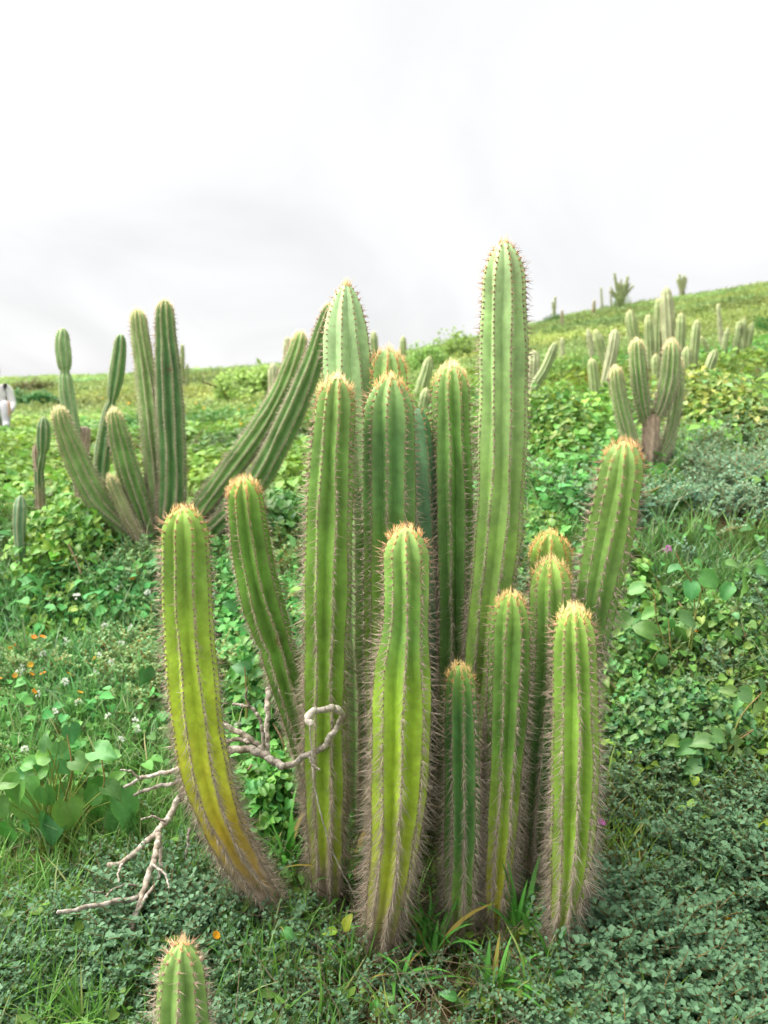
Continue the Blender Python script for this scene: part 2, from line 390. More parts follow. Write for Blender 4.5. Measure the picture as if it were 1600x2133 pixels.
        ao = mesh_np('areoles', Va.reshape(-1, 3), Fa, M_FUZZ, st, np.repeat(ca, 5, 0)); tag(ao, None, kind='stuff')
    crown = sp.get('crown', .07)*.72; ln = sp.get('len', 1.0); per = sp.get('per', 11 if lod == 1 else 7 if lod == 2 else 3)
    hair = sp.get('hair', 1.0); young = sp.get('young', .10); rsp = sp.get('rad', .0008 if lod == 1 else .0011 if lod == 2 else .003)
    nsp = per+np.round(hair*per*.7*np.clip((t-.35)/.5, 0, 1)**1.2).astype(int)
    idx = np.repeat(np.arange(len(Pn)), nsp); m_ = len(idx); ti = t[idx]; Si = S[idx]
    cen = g.random(m_) < .34
    phi = g.uniform(0, 2*np.pi, m_); tilt = np.where(cen, g.uniform(.1, .75, m_), g.uniform(.85, 1.35, m_))
    down = np.where(cen, -.15-.55*np.clip((ti-.1)*3, 0, 1), -.1)
    D = np.cos(tilt)[:, None]*Nn[idx]+np.sin(tilt)[:, None]*(np.cos(phi)[:, None]*Up[idx]+np.sin(phi)[:, None]*Sd[idx])+(down+g.normal(0, .15, m_))[:, None]*Up[idx]
    D = nrm(D)
    age = np.clip((ti-young)/.45, 0, 1)
    Ls = np.where(cen, .027+.022*age-.012*np.clip((ti-.8)*5, 0, 1), .012+.009*age)*(.5+.9*g.random(m_))*ln
    is_c = Si < crown
    cs = lerpc([(0, (.50, .26, .12)), (.10, (.45, .33, .26)), (.4, (.50, .41, .34)), (.8, (.44, .36, .285)), (1, (.40, .31, .24))], ti)*(.6+.9*g.random((m_, 1)))
    keep = ~is_c
    Vv, Ff, Cv = spikes(Pn[idx][keep], D[keep], Ls[keep], np.full(keep.sum(), rsp)*np.where(cen[keep], 1.3, .75), cs[keep])
    s_o = mesh_np('spines', Vv, Ff, M_SPINE, st, Cv, False); tag(s_o, None, kind='stuff')
    if crown > 0:
        cpn = sp.get('cper', 15 if lod == 1 else 14 if lod == 2 else 3)
        ci = np.where(S < crown)[0]; ci = np.repeat(ci, cpn); mc = len(ci); jit = g.uniform(-.5, .5, (mc, 1))*spacing
        if mc:
            f = S[ci]/crown
            phi = g.uniform(0, 2*np.pi, mc); tl = g.uniform(.05, 1.05, mc)
            Dc = nrm(np.cos(tl)[:, None]*Nn[ci]+np.sin(tl)[:, None]*(np.cos(phi)[:, None]*Up[ci]+np.sin(phi)[:, None]*Sd[ci])+(1.1*(1-f)+.15)[:, None]*Up[ci])
            Lc = (.010+.022*g.random(mc))*sp.get('clen', 1.0)*(1.1-.35*f)
            cst = sp.get('ccol', [(0, (.72, .48, .17)), (.45, (.62, .27, .06)), (1, (.42, .22, .10))])
            cc_ = (lerpc(cst, np.clip(f+g.normal(0, .15, mc), 0, 1))*.74+.26*np.array([.80, .64, .40]))*(.75+.5*g.random((mc, 1)))
            Vv, Ff, Cv = spikes(Pn[ci]+jit*Up[ci]+g.normal(0, .0022, (mc, 1))*Sd[ci], Dc, Lc, np.full(mc, rsp*1.0), cc_, 1.2)
            c_o = mesh_np('crown_spines', Vv, Ff, M_SPINE, st, Cv, False); tag(c_o, None, kind='stuff')
    return st

def column(label, pts, d0, d1, group='cactus columns of the main clump', **kw):
    b = at(pts[-1][0], pts[-1][1], d1); b[2] = float(height(b[0], b[1]))
    r = empty('columnar_cactus', b); tag(r, label, 'cactus', group)
    stem(r, pts, d0, d1, **kw); return r

def dep(x, y): return float(hit(x, y)[1])
YG = (.30, .40, .025); LG = (.20, .36, .055); DG = (.075, .19, .032); MG = (.125, .265, .04)
# A the yellowed curved column
dA = dep(595, 1925)
column('yellowed cactus column curving to the left, orange stained, beside the dead branch',
 [(383,1060,46),(386,1130,48),(389,1250,52),(398,1380,55),(409,1490,52),(424,1590,51),(450,1680,47),(492,1770,42),(545,1850,34),(597,1928,27)], dA-.16, dA,
 ribs=9, rot=.1, seed=1, grad=[(0,(.20,.34,.05)),(.12,LG),(.22,(.34,.52,.06)),(.40,(.48,.63,.05)),(.56,(.58,.62,.05)),(.68,(.50,.38,.03)),(.78,(.40,.27,.06)),(1,(.25,.18,.12))],
 cork=.80, corkw=.55, sp=dict(hair=1.7, len=.95, crown=.035), ridge=.25)
# B
column('cactus column leaning left with a brown break near its foot, left of the tall columns',
 [(508,998,36),(512,1060,38),(524,1150,43),(545,1250,44),(577,1350,37),(600,1430,34),(628,1530,30),(655,1640,28)], 2.42, 2.55, ribs=9, rot=.3, seed=2,
 grad=[(0,(.18,.32,.05)),(.1,MG),(.6,(.11,.24,.035)),(1,MG)], cork=.9, corkw=.4, scar=[(588,1342,16)], pinch=[(1342,.1,.02)], sp=dict(len=.7, hair=1.2, crown=.075), spacing=.014)
# C
dC = dep(682, 1905)
column('tall cactus column with pale gold crown spines, left front of the main clump',
 [(702,788,40),(698,850,43),(690,960,48),(684,1120,49),(680,1300,49),(677,1500,46),(679,1680,44),(681,1800,38),(683,1910,30)], dC+.02, dC,
 ribs=9, rot=.42, seed=3, grad=[(0,(.20,.33,.08)),(.12,(.13,.27,.045)),(.5,(.17,.32,.03)),(.72,(.24,.37,.025)),(.85,(.3,.36,.03)),(1,(.2,.15,.08))], cork=.88, corkw=.5, dome=1.9,
 sp=dict(len=1.0, hair=1.6, crown=.07, ccol=[(0,(.85,.68,.38)),(.5,(.72,.42,.13)),(1,(.45,.26,.12))], clen=1.15))
# D
column('broad pale green cactus column with smooth tip, tallest at the back left',
 [(721,592,40),(721,680,50),(726,780,51),(736,900,50),(748,1050,50),(757,1300,48),(762,1600,45)], 2.62, 2.62,
 ribs=9, rot=.25, seed=4, grad=[(0,(.28,.43,.19)),(.2,(.24,.39,.15)),(.5,(.12,.25,.05)),(1,MG)], cork=.9, dome=2.9, wax=.5,  # waxy pale tip, lightened further: glow at the top painted into the gradient
 sp=dict(len=.6, crown=.02, hair=2.6, per=9, young=.3), ridge=.3, amp=.16)
# E1
column('short orange crowned cactus column just behind the dark green middle column',
 [(808,728,38),(806,790,43),(806,900,46),(808,1100,46),(810,1400,44),(812,1650,40)], 2.60, 2.60, ribs=9, rot=.1, seed=5,
 grad=[(0,(.22,.37,.11)),(.2,LG),(1,MG)], cork=.9, dome=1.4, sp=dict(crown=.12, len=.9, hair=1.5, ccol=[(0,(.75,.45,.2)),(1,(.62,.24,.06))]))
# E2
column('dark green middle cactus column with orange crown behind the bulging front column',
 [(813,785,42),(811,850,51),(811,950,54),(812,1100,55),(814,1300,54),(814,1500,50),(810,1750,42)], 2.38, 2.42, ribs=9, rot=.05, seed=6,
 grad=[(0,(.20,.34,.10)),(.10,(.10,.23,.06)),(.22,(.085,.205,.045)),(.35,(.14,.28,.035)),(.7,(.2,.33,.03)),(1,MG)], cork=.88, dome=1.7,
 sp=dict(crown=.06, len=.95, hair=1.8, ccol=[(0,(.80,.50,.2)),(.6,(.68,.28,.06)),(1,(.4,.2,.1))]))
# E3 smooth bluish stem in the gap
column('bluish smooth cactus stem in the gap between the middle columns',
 [(868,850,20),(873,920,28),(880,1020,30),(888,1150,30),(893,1400,28),(895,1650,26)], 2.56, 2.56, ribs=6, rot=.5, seed=7,
 grad=[(0,(.10,.22,.10)),(1,(.06,.16,.07))], cork=.92, sp=dict(len=.6, hair=1.0, crown=.0), amp=.12, ridge=.1)
# F
dF = dep(782, 2003)
column('bulging lime green cactus column with orange crown at the centre front',
 [(845,1100,42),(846,1150,48),(847,1230,46),(845,1300,47),(839,1380,60),(836,1480,62),(833,1600,59),(827,1700,54),(817,1800,50),(803,1890,43),(792,1950,37),(782,2005,34)], dF-.02, dF,
 ribs=9, rot=-.05, seed=8, grad=[(0,(.24,.40,.10)),(.1,(.17,.33,.06)),(.22,(.14,.30,.045)),(.34,(.24,.40,.025)),(.55,(.29,.42,.02)),(.75,(.36,.42,.03)),(.9,(.24,.2,.08)),(1,(.2,.15,.09))], cork=.87, corkw=.55, dome=1.5,
 sp=dict(crown=.055, len=1.15, hair=1.9, ccol=[(0,(.75,.42,.16)),(.6,(.66,.26,.06)),(1,(.45,.22,.1))]))
# G
column('slim green cactus column with pale gold crown left of the tallest column',
 [(940,760,34),(939,830,40),(941,950,43),(943,1100,43),(943,1300,41),(940,1500,38),(935,1700,34)], 2.58, 2.52, ribs=9, rot=.2, seed=9,
 grad=[(0,(.20,.33,.09)),(.12,(.12,.25,.05)),(.3,(.085,.2,.035)),(1,(.07,.16,.03))], cork=.88, dome=1.8,
 sp=dict(crown=.085, len=.95, hair=2.0, ccol=[(0,(.85,.7,.42)),(.6,(.72,.45,.16)),(1,(.5,.3,.14))]))
# H tallest
column('tallest cactus column, pale green and straight, rising above all the others',
 [(1050,503,36),(1050,560,46),(1049,680,50),(1048,850,51),(1044,1000,51),(1036,1120,50),(1022,1250,46),(1008,1380,43),(998,1520,40),(990,1680,36)], 2.36, 2.44, ribs=9, rot=-.12, seed=10,
 grad=[(0,(.32,.46,.2)),(.12,(.26,.42,.14)),(.4,(.19,.35,.05)),(.6,(.2,.36,.03)),(.8,(.15,.25,.03)),(1,(.15,.12,.07))], cork=.86, corkw=.55, dome=2.2, wax=.35,  # first stops carry the glow around the tip as paler skin, over its bloom
 sp=dict(crown=.018, len=.85, hair=2.2, per=9, young=.3, cper=8), ridge=.3, amp=.17, spacing=.016)
# I
dI = dep(957, 1952)
column('small dark green cactus column with golden crown right of the bulging front one',
 [(958,1387,28),(959,1440,34),(961,1550,36),(963,1680,37),(961,1800,37),(958,1955,36)], dI-.02, dI, ribs=9, rot=.0, seed=11,
 grad=[(0,(.15,.30,.05)),(.15,(.055,.17,.035)),(.6,(.06,.17,.03)),(.8,(.13,.24,.03)),(1,(.2,.15,.08))], cork=.86, corkw=.4, sp=dict(len=.95, hair=2.4, crown=.05, ccol=[(0,(.78,.58,.2)),(1,(.6,.33,.08))]))
# J
dJ = dep(1030, 1948)
column('slender cactus column with yellowing foot standing left of the right front column',
 [(1064,1236,34),(1063,1300,42),(1060,1420,43),(1054,1560,39),(1046,1700,36),(1038,1820,31),(1030,1950,26)], dJ+.03, dJ, ribs=9, rot=.35, seed=12,
 grad=[(0,(.19,.33,.05)),(.12,(.12,.25,.04)),(.4,(.11,.25,.03)),(.65,(.26,.38,.03)),(.82,(.4,.40,.02)),(1,(.24,.17,.08))], cork=.9, corkw=.6, sp=dict(len=1.0, hair=1.8, crown=.05, ccol=[(0,(.78,.52,.18)),(1,(.58,.27,.08))]))
# K
column('short orange crowned cactus tip farthest back on the right of the clump',
 [(1148,1110,36),(1147,1160,43),(1146,1300,42),(1144,1500,40)], 2.62, 2.62, ribs=9, rot=.1, seed=13, grad=[(0,(.22,.36,.06)),(1,(.11,.24,.04))], cork=.95,
 sp=dict(crown=.11, len=1.0, hair=1.5, ccol=[(0,(.78,.48,.12)),(1,(.68,.30,.04))]))
# L
dL = dep(1106, 1862)
column('cactus column with golden crown and rusty brown foot, half hidden behind the right front one',
 [(1147,1165,34),(1147,1220,42),(1144,1350,42),(1134,1500,38),(1122,1640,34),(1112,1760,28),(1105,1865,24)], dL+.02, dL, ribs=9, rot=.2, seed=14,
 grad=[(0,(.22,.36,.06)),(.15,(.12,.25,.04)),(.5,(.06,.16,.03)),(.75,(.08,.15,.03)),(1,(.2,.12,.07))], cork=.82, corkw=.5, sp=dict(crown=.08, len=1.0, hair=1.8, ccol=[(0,(.82,.62,.25)),(1,(.66,.33,.07))]))
# M
dM = dep(1165, 2030)
column('bright green cactus column with golden crown at the right front of the clump',
 [(1195,1266,36),(1196,1330,44),(1198,1450,49),(1198,1580,49),(1194,1700,47),(1186,1810,41),(1176,1900,33),(1168,1970,29),(1164,2032,26)], dM+.0, dM, ribs=10, rot=.1, seed=15,
 grad=[(0,(.24,.39,.07)),(.12,(.18,.34,.045)),(.5,(.21,.37,.03)),(.72,(.24,.38,.03)),(.85,(.22,.24,.05)),(1,(.22,.15,.09))], cork=.83, corkw=.45, sp=dict(crown=.055, len=1.1, hair=1.6, ccol=[(0,(.85,.66,.28)),(1,(.68,.36,.08))]))
# N
column('stout cactus column leaning to the right with star shaped spine clusters',
 [(1303,920,40),(1293,990,47),(1275,1090,50),(1256,1180,47),(1238,1270,42),(1222,1360,38),(1200,1480,34),(1180,1600,32)], 2.34, 2.50, ribs=10, rot=.25, seed=16,
 grad=[(0,(.20,.34,.08)),(.12,(.19,.35,.06)),(.5,(.12,.26,.05)),(1,(.08,.19,.04))], cork=.97, corkw=.2, spacing=.027, dome=1.5, amp=.17, ridge=.15, wax=.15,
 sp=dict(crown=.065, len=1.15, hair=.5, per=12, rad=.0009, ccol=[(0,(.70,.36,.14)),(1,(.62,.27,.07))]))
# O foreground
column('lone small cactus in the near foreground cut off by the bottom edge',
 [(379,1964,30),(379,2010,46),(379,2070,53),(380,2150,56),(380,2300,54),(380,2420,48)], 1.62, 1.62, ribs=8, rot=.0, seed=17, group='',
 grad=[(0,(.17,.30,.07)),(1,(.12,.25,.04))], cork=.97, corkw=.2, ridge=.7, sp=dict(crown=.02, len=1.0, hair=1.0, ccol=[(0,(.60,.25,.08)),(1,(.40,.27,.18))]))

# ------------------------------------------------------------------ branching cacti
def plant(label, name, base, stems, group=None, cat='cactus'):
    r = empty(name, base); tag(r, label, cat, group)
    for i, (pts, d0, d1, kw) in enumerate(stems):
        stem(r, pts, d0, d1, to_ground=kw.pop('tg', False), **kw)
    return r
def K(**k): d = dict(lod=2, ribs=10, spacing=.022, amp=.2, cork=.96, corkw=.25, ridge=.5, rcol=(.33,.31,.18)); d.update(k); return d
S2 = dict(len=.8, hair=.8, crown=.09, per=10, young=.3, ccol=[(0,(.66,.58,.30)),(1,(.55,.45,.25))])
pl = hit(322, 1165); dl = float(pl[1])
G2 = [(0,(.21,.34,.10)),(.2,(.14,.27,.065)),(1,(.14,.26,.07))]; G3 = [(0,(.12,.23,.06)),(.2,(.06,.155,.04)),(1,(.065,.16,.04))]; G4 = [(0,(.27,.37,.14)),(.3,(.2,.32,.10)),(1,(.22,.31,.13))]
plant('large cactus with seven spreading arms left behind the yellowed column', 'branching_cactus', pl, [
 ([(286,645,15),(292,700,19),(304,780,22),(316,880,24),(325,980,25),(331,1070,25),(325,1150,22)], dl+.1, dl, K(seed=21, grad=G4, sp=S2, tg=True)),
 ([(343,626,17),(344,680,22),(350,780,27),(356,900,30),(359,1000,30),(354,1080,27),(338,1160,22)], dl-.03, dl-.03, K(seed=22, grad=G3, sp=S2, ribs=9, rot=.2, scar=[(352,682,6),(350,770,6)], tg=True)),
 ([(122,849,15),(131,885,20),(150,935,24),(175,990,26),(208,1044,27),(250,1084,25),(290,1115,22),(322,1160,18)], dl-.25, dl, K(seed=23, grad=G4, sp=S2, tg=True)),
 ([(236,853,14),(244,895,19),(258,950,23),(276,1010,25),(297,1070,25),(318,1140,20)], dl-.12, dl, K(seed=24, grad=G2, sp=S2, rot=.3, tg=True)),
 ([(229,992,10),(245,1030,13),(268,1080,15),(295,1125,15),(322,1165,14)], dl-.16, dl-.1, K(seed=25, grad=[(0,(.2,.26,.09)),(.5,(.2,.2,.09)),(1,(.24,.18,.11))], cork=.7, corkw=.7, sp=S2, ribs=7)),
 ([(628,692,14),(616,740,20),(592,805,23),(560,865,24),(520,925,24),(475,985,24),(425,1050,23),(375,1110,21),(335,1158,18)], dl+.05, dl, K(seed=26, grad=G2, sp=S2, ribs=9, rot=.35, tg=True)),
 ([(692,632,14),(676,680,20),(650,760,24),(618,840,26),(580,920,27),(540,995,27),(490,1060,25),(430,1115,23),(360,1160,20)], dl-.15, dl, K(seed=27, grad=[(0,(.11,.22,.05)),(1,(.06,.145,.035))], sp=S2, ribs=8, rot=.2, tg=True)),
 ([(484,965,7),(470,990,12),(448,1025,15),(420,1065,15)], dl+.2, dl+.1, K(seed=28, grad=G4, sp=S2, ribs=8)),
])
pi_ = hit(170, 985); di = 5.3
plant('jointed pale cactus with a pinched waist behind the left cactus', 'jointed_cactus', at(170,985,di), [
 ([(131,683,12),(130,715,15),(133,745,17),(135,772,12),(137,800,15),(142,840,17),(150,880,15),(160,930,12),(168,985,12)], di, di, K(seed=31, ribs=7, grad=[(0,(.19,.33,.12)),(1,(.19,.31,.13))], sp=dict(len=.35, hair=.2, crown=0, per=4), pinch=[(775,.35,.02)], wax=.4, amp=.25, tg=True)),
 ([(176,888,12),(174,920,14),(170,960,13),(168,990,14)], di+.05, di, K(seed=32, ribs=7, grad=[(0,(.22,.16,.12)),(1,(.2,.14,.1))], cork=.1, corkw=.9, sp=dict(len=.5, hair=1, crown=0, per=5), tg=True, dome=.6)),
])
plant('dark blue green jointed cactus standing left of the forked left cactus', 'jointed_cactus', at(212,1010,5.0), [
 ([(252,696,11),(248,740,15),(241,790,17),(233,835,11),(226,870,15),(218,920,17),(212,970,16),(212,1030,14)], 5.0, 5.0, K(seed=33, ribs=6, rot=.4, grad=[(0,(.10,.22,.07)),(1,(.05,.135,.05))], sp=dict(len=.35, hair=.3, crown=0, per=4), pinch=[(836,.35,.025)], amp=.3, tg=True))])
plant('short dark cactus on a brown stump at the far left', 'jointed_cactus', at(84,1000,4.9), [
 ([(91,868,9),(91,895,14),(90,925,15),(88,945,10),(84,970,9),(82,1000,10)], 4.9, 4.9, K(seed=34, ribs=7, grad=[(0,(.08,.18,.06)),(.45,(.06,.14,.045)),(.6,(.24,.18,.12)),(1,(.22,.16,.1))], cork=.62, sp=dict(len=.4, hair=1, crown=0, per=4), pinch=[(945,.3,.02)], tg=True)),
 ([(74,925,4),(75,945,7),(78,975,8),(82,1000,9)], 4.9, 4.9, K(seed=35, ribs=6, grad=[(0,(.25,.2,.13)),(1,(.2,.15,.1))], cork=.1, corkw=.9, sp=dict(len=.5, hair=1, crown=0, per=4), tg=True))])
plant('little blue green cactus among vines at the left edge', 'young_cactus', at(42,1105,4.3), [
 ([(43,1032,9),(42,1055,14),(41,1080,14),(41,1112,11)], 4.3, 4.3, K(seed=36, ribs=6, grad=[(0,(.10,.2,.10)),(1,(.06,.15,.07))], sp=dict(len=.3, hair=.2, crown=0, per=4), wax=.3, tg=True))])
# right cactus with brown trunk
pr = hit(1352, 1010); dr_ = 5.0
pr = at(1352, 1010, dr_)
plant('pale cactus with a brown trunk and four arms on the right slope', 'branching_cactus', pr, [
 ([(1357,862,17),(1356,900,19),(1353,940,18),(1351,975,15),(1350,1015,12)], dr_, dr_, K(seed=41, ribs=8, grad=[(0,(.3,.22,.16)),(1,(.27,.2,.14))], cork=.05, corkw=.95, dome=.7, sp=dict(len=1.0, hair=2.5, crown=0, per=9), tg=True)),
 ([(1282,765,12),(1286,800,15),(1293,840,16),(1303,880,16),(1314,920,15),(1335,975,12),(1349,1005,10)], dr_-.05, dr_, K(seed=42, grad=G4, sp=S2)),
 ([(1326,708,14),(1328,750,17),(1333,800,17),(1340,850,14),(1350,885,11)], dr_-.02, dr_, K(seed=43, grad=[(0,(.2,.31,.1)),(1,(.11,.24,.05))], sp=S2)),
 ([(1399,709,14),(1398,750,19),(1392,800,20),(1380,845,15),(1364,880,11)], dr_-.03, dr_, K(seed=44, grad=G4, sp=S2)),
 ([(1410,745,11),(1411,800,14),(1404,860,14),(1392,915,13),(1374,960,11),(1356,1000,9)], dr_+.12, dr_, K(seed=45, grad=G4, sp=S2)),
])
# hillside and far cacti: (label, depth, [(x,y,hw)...])
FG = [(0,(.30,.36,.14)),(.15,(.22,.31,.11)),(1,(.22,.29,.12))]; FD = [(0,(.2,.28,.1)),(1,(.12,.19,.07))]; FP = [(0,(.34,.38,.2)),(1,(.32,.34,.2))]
def far(label, d, sts, grad=FG, name='hillside_cactus', lod=3):
    b = at(sts[0][-1][0], sts[0][-1][1], d); b[2] = float(height(b[0], b[1]))
    r = empty(name, b); tag(r, label, 'cactus', 'cacti scattered over the hillside')
    for i, p in enumerate(sts):
        p = [(a_, b_, c_*1.22) for a_, b_, c_ in p]
        stem(r, p, d, d, lod=lod, ribs=8, amp=.22, spacing=.03*d/9, cork=.95, corkw=.2, ridge=.5, rcol=(.36,.35,.20), seed=int(p[0][0]), grad=grad, rot=p[0][0] % 1,
             sp=dict(len=.8*d/9, hair=.6, crown=.08, per=3, rad=.0016*d/9, ccol=[(0,(.55,.45,.2)),(1,(.4,.3,.15))]), to_ground=True)
    return r
far('tall pale far cactus rising highest among the group on the right slope', 9.5, [[(1387,598,9),(1390,640,12),(1393,690,13),(1395,732,12),(1395,770,11)]], FP)
far('straight darker cactus just left of the tallest one on the right slope', 9.6, [[(1372,622,6),(1372,660,8),(1371,700,9),(1370,745,9)]], FD)
far('slender green cactus second left of the tallest one on the right slope', 9.2, [[(1351,655,6),(1352,690,8),(1354,740,9),(1356,770,8)]])
far('club shaped cactus with a yellowish tip above the brown trunked cactus', 9.8, [[(1312,646,8),(1315,670,11),(1321,710,10),(1326,745,9)]])
far('short cactus right of the tallest one on the right slope', 9.4, [[(1418,652,7),(1418,680,9),(1416,720,9),(1414,760,8)]])
far('cactus pair with a short stout stem right of the brown trunked cactus', 8.6, [[(1453,666,6),(1449,700,8),(1445,750,8),(1442,782,7)], [(1431,722,8),(1430,745,10),(1431,785,9)]])
far('left leaning cactus on the slope above the vine thicket', 9.0, [[(1240,687,6),(1247,710,9),(1257,740,9),(1268,775,8)]])
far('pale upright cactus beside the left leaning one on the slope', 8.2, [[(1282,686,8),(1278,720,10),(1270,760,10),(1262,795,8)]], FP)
far('short jointed cactus low on the slope beside the tall main column', 7.6, [[(1233,747,8),(1235,768,10),(1236,776,8),(1238,795,10),(1239,818,9)]])
far('dark cactus leaning right low on the right slope', 7.8, [[(1491,728,6),(1484,748,9),(1474,775,9),(1462,805,8)]], FD)
far('tiny cactus tip between the taller ones on the right slope', 8.4, [[(1366,738,6),(1366,755,8),(1366,785,7)]])
far('dark leaning cactus peeking out right of the tallest main column', 7.4, [[(1158,713,5),(1148,740,8),(1134,772,9),(1112,815,8)]], FD)
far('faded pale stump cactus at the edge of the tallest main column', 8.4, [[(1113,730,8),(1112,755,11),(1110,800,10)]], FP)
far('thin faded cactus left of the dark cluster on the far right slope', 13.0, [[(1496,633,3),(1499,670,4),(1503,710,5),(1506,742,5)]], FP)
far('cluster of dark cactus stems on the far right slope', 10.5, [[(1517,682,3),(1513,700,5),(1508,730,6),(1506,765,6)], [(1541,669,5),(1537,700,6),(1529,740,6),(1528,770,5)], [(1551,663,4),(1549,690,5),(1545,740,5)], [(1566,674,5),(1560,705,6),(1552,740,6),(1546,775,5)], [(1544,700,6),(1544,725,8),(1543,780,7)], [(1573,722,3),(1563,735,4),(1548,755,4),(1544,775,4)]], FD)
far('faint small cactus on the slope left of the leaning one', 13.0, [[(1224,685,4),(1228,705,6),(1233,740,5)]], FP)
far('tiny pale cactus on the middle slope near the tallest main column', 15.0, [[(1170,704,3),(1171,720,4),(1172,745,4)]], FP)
far('thin diagonal cactus right of the stout pair on the slope', 10.0, [[(1460,701,3),(1467,715,4),(1479,740,4),(1486,765,4)]])
far('crest cactus standing in a low green mound on the skyline', 62, [[(1157,617,1.6),(1156,632,2),(1155,655,2)], [(1150,628,1.2),(1152,640,1.6),(1154,655,2)]])
far('brownish lone cactus on the skyline of the slope', 50, [[(1238,625,2),(1237,640,3),(1235,665,3)]], [(0,(.2,.2,.09)),(1,(.2,.14,.08))])
far('brown dead cactus post below the skyline', 40, [[(1171,645,1.6),(1171,655,2),(1171,680,2)]], [(0,(.22,.16,.1)),(1,(.2,.14,.08))])
far('big many armed cactus clump on the skyline', 62, [[(1280,568,1.8),(1283,590,2.6),(1290,625,3)], [(1308,574,2),(1304,595,3),(1296,625,3)], [(1320,594,1.6),(1310,606,2.2),(1298,625,2.5)], [(1288,588,3),(1290,605,4),(1293,625,4)], [(1299,590,2.6),(1297,605,4),(1294,625,4)], [(1272,600,1.5),(1280,612,2.5),(1290,625,3)], [(1294,580,1.1),(1294,600,1.6),(1294,625,2)], [(1313,588,1.0),(1306,604,1.5),(1297,625,2)], [(1268,606,.9),(1277,616,1.4),(1290,628,2)]], FD)
far('small fan shaped cactus clump at the right end of the skyline', 66, [[(1415,570,1.8),(1417,585,2.6),(1420,610,3)], [(1425,572,2),(1424,585,3),(1421,610,3)], [(1430,578,1.8),(1427,590,2.6),(1422,610,3)], [(1410,580,1.5),(1414,592,2.4),(1420,610,3)]])
far('thin skyline cactus left of the big clump', 62, [[(1252,598,1.2),(1253,615,1.6),(1255,645,1.6)]])
far('thinner skyline cactus nearest to the big clump', 62, [[(1273,596,1.2),(1273,610,1.4),(1273,640,1.4)]])
far('small cactus on the low skyline left of the tallest main column', 24, [[(840,700,4),(840,715,6),(839,745,6)]])
far('leaning pale cactus seen between the two middle columns', 11, [[(895,743,7),(890,770,10),(880,805,11),(870,845,10)]])
far('short leaning cactus in the gap beside the dark middle column', 9.5, [[(889,808,7),(885,830,10),(878,870,10)]])
far('cactus tip peeking out right behind the broad pale column', 16, [[(778,690,5),(779,710,7),(780,760,7)]])
far('thin cactus on the left skyline right of the dark arm', 26, [[(380,717,3),(380,740,4),(380,785,4)], [(390,758,2),(390,770,3),(390,788,3)]])
far('pale cactus tip behind the right leaning arms', 14, [[(599,702,6),(599,730,8),(596,775,8),(594,830,8)]], FP)
far('faded stout cactus left of the right leaning arms', 15, [[(569,757,8),(570,780,10),(571,830,9)]], FP)

# ------------------------------------------------------------------ dead branch
WOODC = [(0,(.26,.22,.18)),(.35,(.46,.42,.37)),(.6,(.32,.275,.23)),(1,(.23,.19,.15))]
def limb(parent, pts, ds, hw0, hw1, seed, dark=1.0):
    g = np.random.default_rng(seed); n = len(pts)
    P = np.array([at(x, y, ds[0]+(ds[1]-ds[0])*i/(n-1)) for i, (x, y) in enumerate(pts)])
    C = catmull(P, 14*n); Cl = np.stack([np.interp(np.linspace(0, n-1, 14*n), np.arange(n), P[:, q]) for q in range(3)], -1); C = C*.45+Cl*.55; C = C+.003*np.stack([np.sin(np.arange(14*n)*.55+seed+q*2)*np.sin(np.arange(14*n)*.21+q) for q in range(3)], -1)*min(hw0/6, 1); m = mpp(P[0])*.78; t = np.linspace(0, 1, len(C))
    r = (hw0+(hw1-hw0)*t)*m*(1+.05*np.sin(t*31+seed)+.05*np.sin(t*57+seed*3)+.13*np.exp(-((t*2.3+seed*.37)%1-.5)**2/.003)); r[0] *= .55; r[-1] *= .4
    V, F = tube(C, r, 10); V = V+g.normal(0, .0007, V.shape)
    c = np.repeat(lerpc(WOODC, (t*2.7+.3*np.sin(t*19+seed)) % 1), 10, 0)*(.75+.5*g.random((len(V), 1)))*dark
    Fl = [list(f) for f in F]+[list(range(9, -1, -1)), list(range(len(V)-10, len(V)))]
    o = mesh_np('branch', V, Fl, M_WOOD, parent, c); o.location = -np.array(parent.location); return o
db = hit(470, 1700); dbr = empty('dead_branch', db)
tag(dbr, 'grey brown dead branch forking on both sides of the yellowed column', 'branch')
limb(dbr, [(648,1508),(640,1493),(655,1481),(690,1475),(709,1480),(713,1494),(703,1514),(685,1540),(674,1558),(642,1571),(612,1590),(594,1596),(568,1584),(546,1562),(528,1544),(492,1522),(455,1505),(410,1500)], (2.1,2.38), 9, 8, 1)
limb(dbr, [(592,1598),(570,1585),(545,1570),(518,1560),(485,1562),(450,1568),(405,1600),(372,1668)], (2.2,2.42), 10, 11, 2, .8)
limb(dbr, [(520,1548),(500,1539),(463,1546),(420,1560)], (2.3,2.42), 5, 6, 3, .75)
limb(dbr, [(484,1467),(520,1472),(538,1490),(547,1520),(549,1560)], (2.4,2.36), 4, 5, 4, .85)
limb(dbr, [(559,1432),(558,1480),(556,1530),(560,1572)], (2.45,2.36), 8, 6, 5, 1.15)
limb(dbr, [(400,1590),(362,1605),(330,1612),(290,1622),(258,1642)], (2.42,2.5), 7, 4, 6)
limb(dbr, [(400,1615),(360,1632),(320,1640),(278,1657)], (2.42,2.5), 6, 4, 7, .8)
limb(dbr, [(378,1655),(350,1705),(325,1735),(290,1768),(255,1798),(226,1803)], (2.42,2.28), 9, 7, 8, 1.15)
limb(dbr, [(330,1728),(328,1760),(318,1800),(300,1850),(288,1890),(272,1938)], (2.34,2.06), 8, 7, 9, 1.1)
limb(dbr, [(331,1745),(336,1790),(330,1830),(310,1860),(286,1898)], (2.33,2.1), 5, 4, 10)
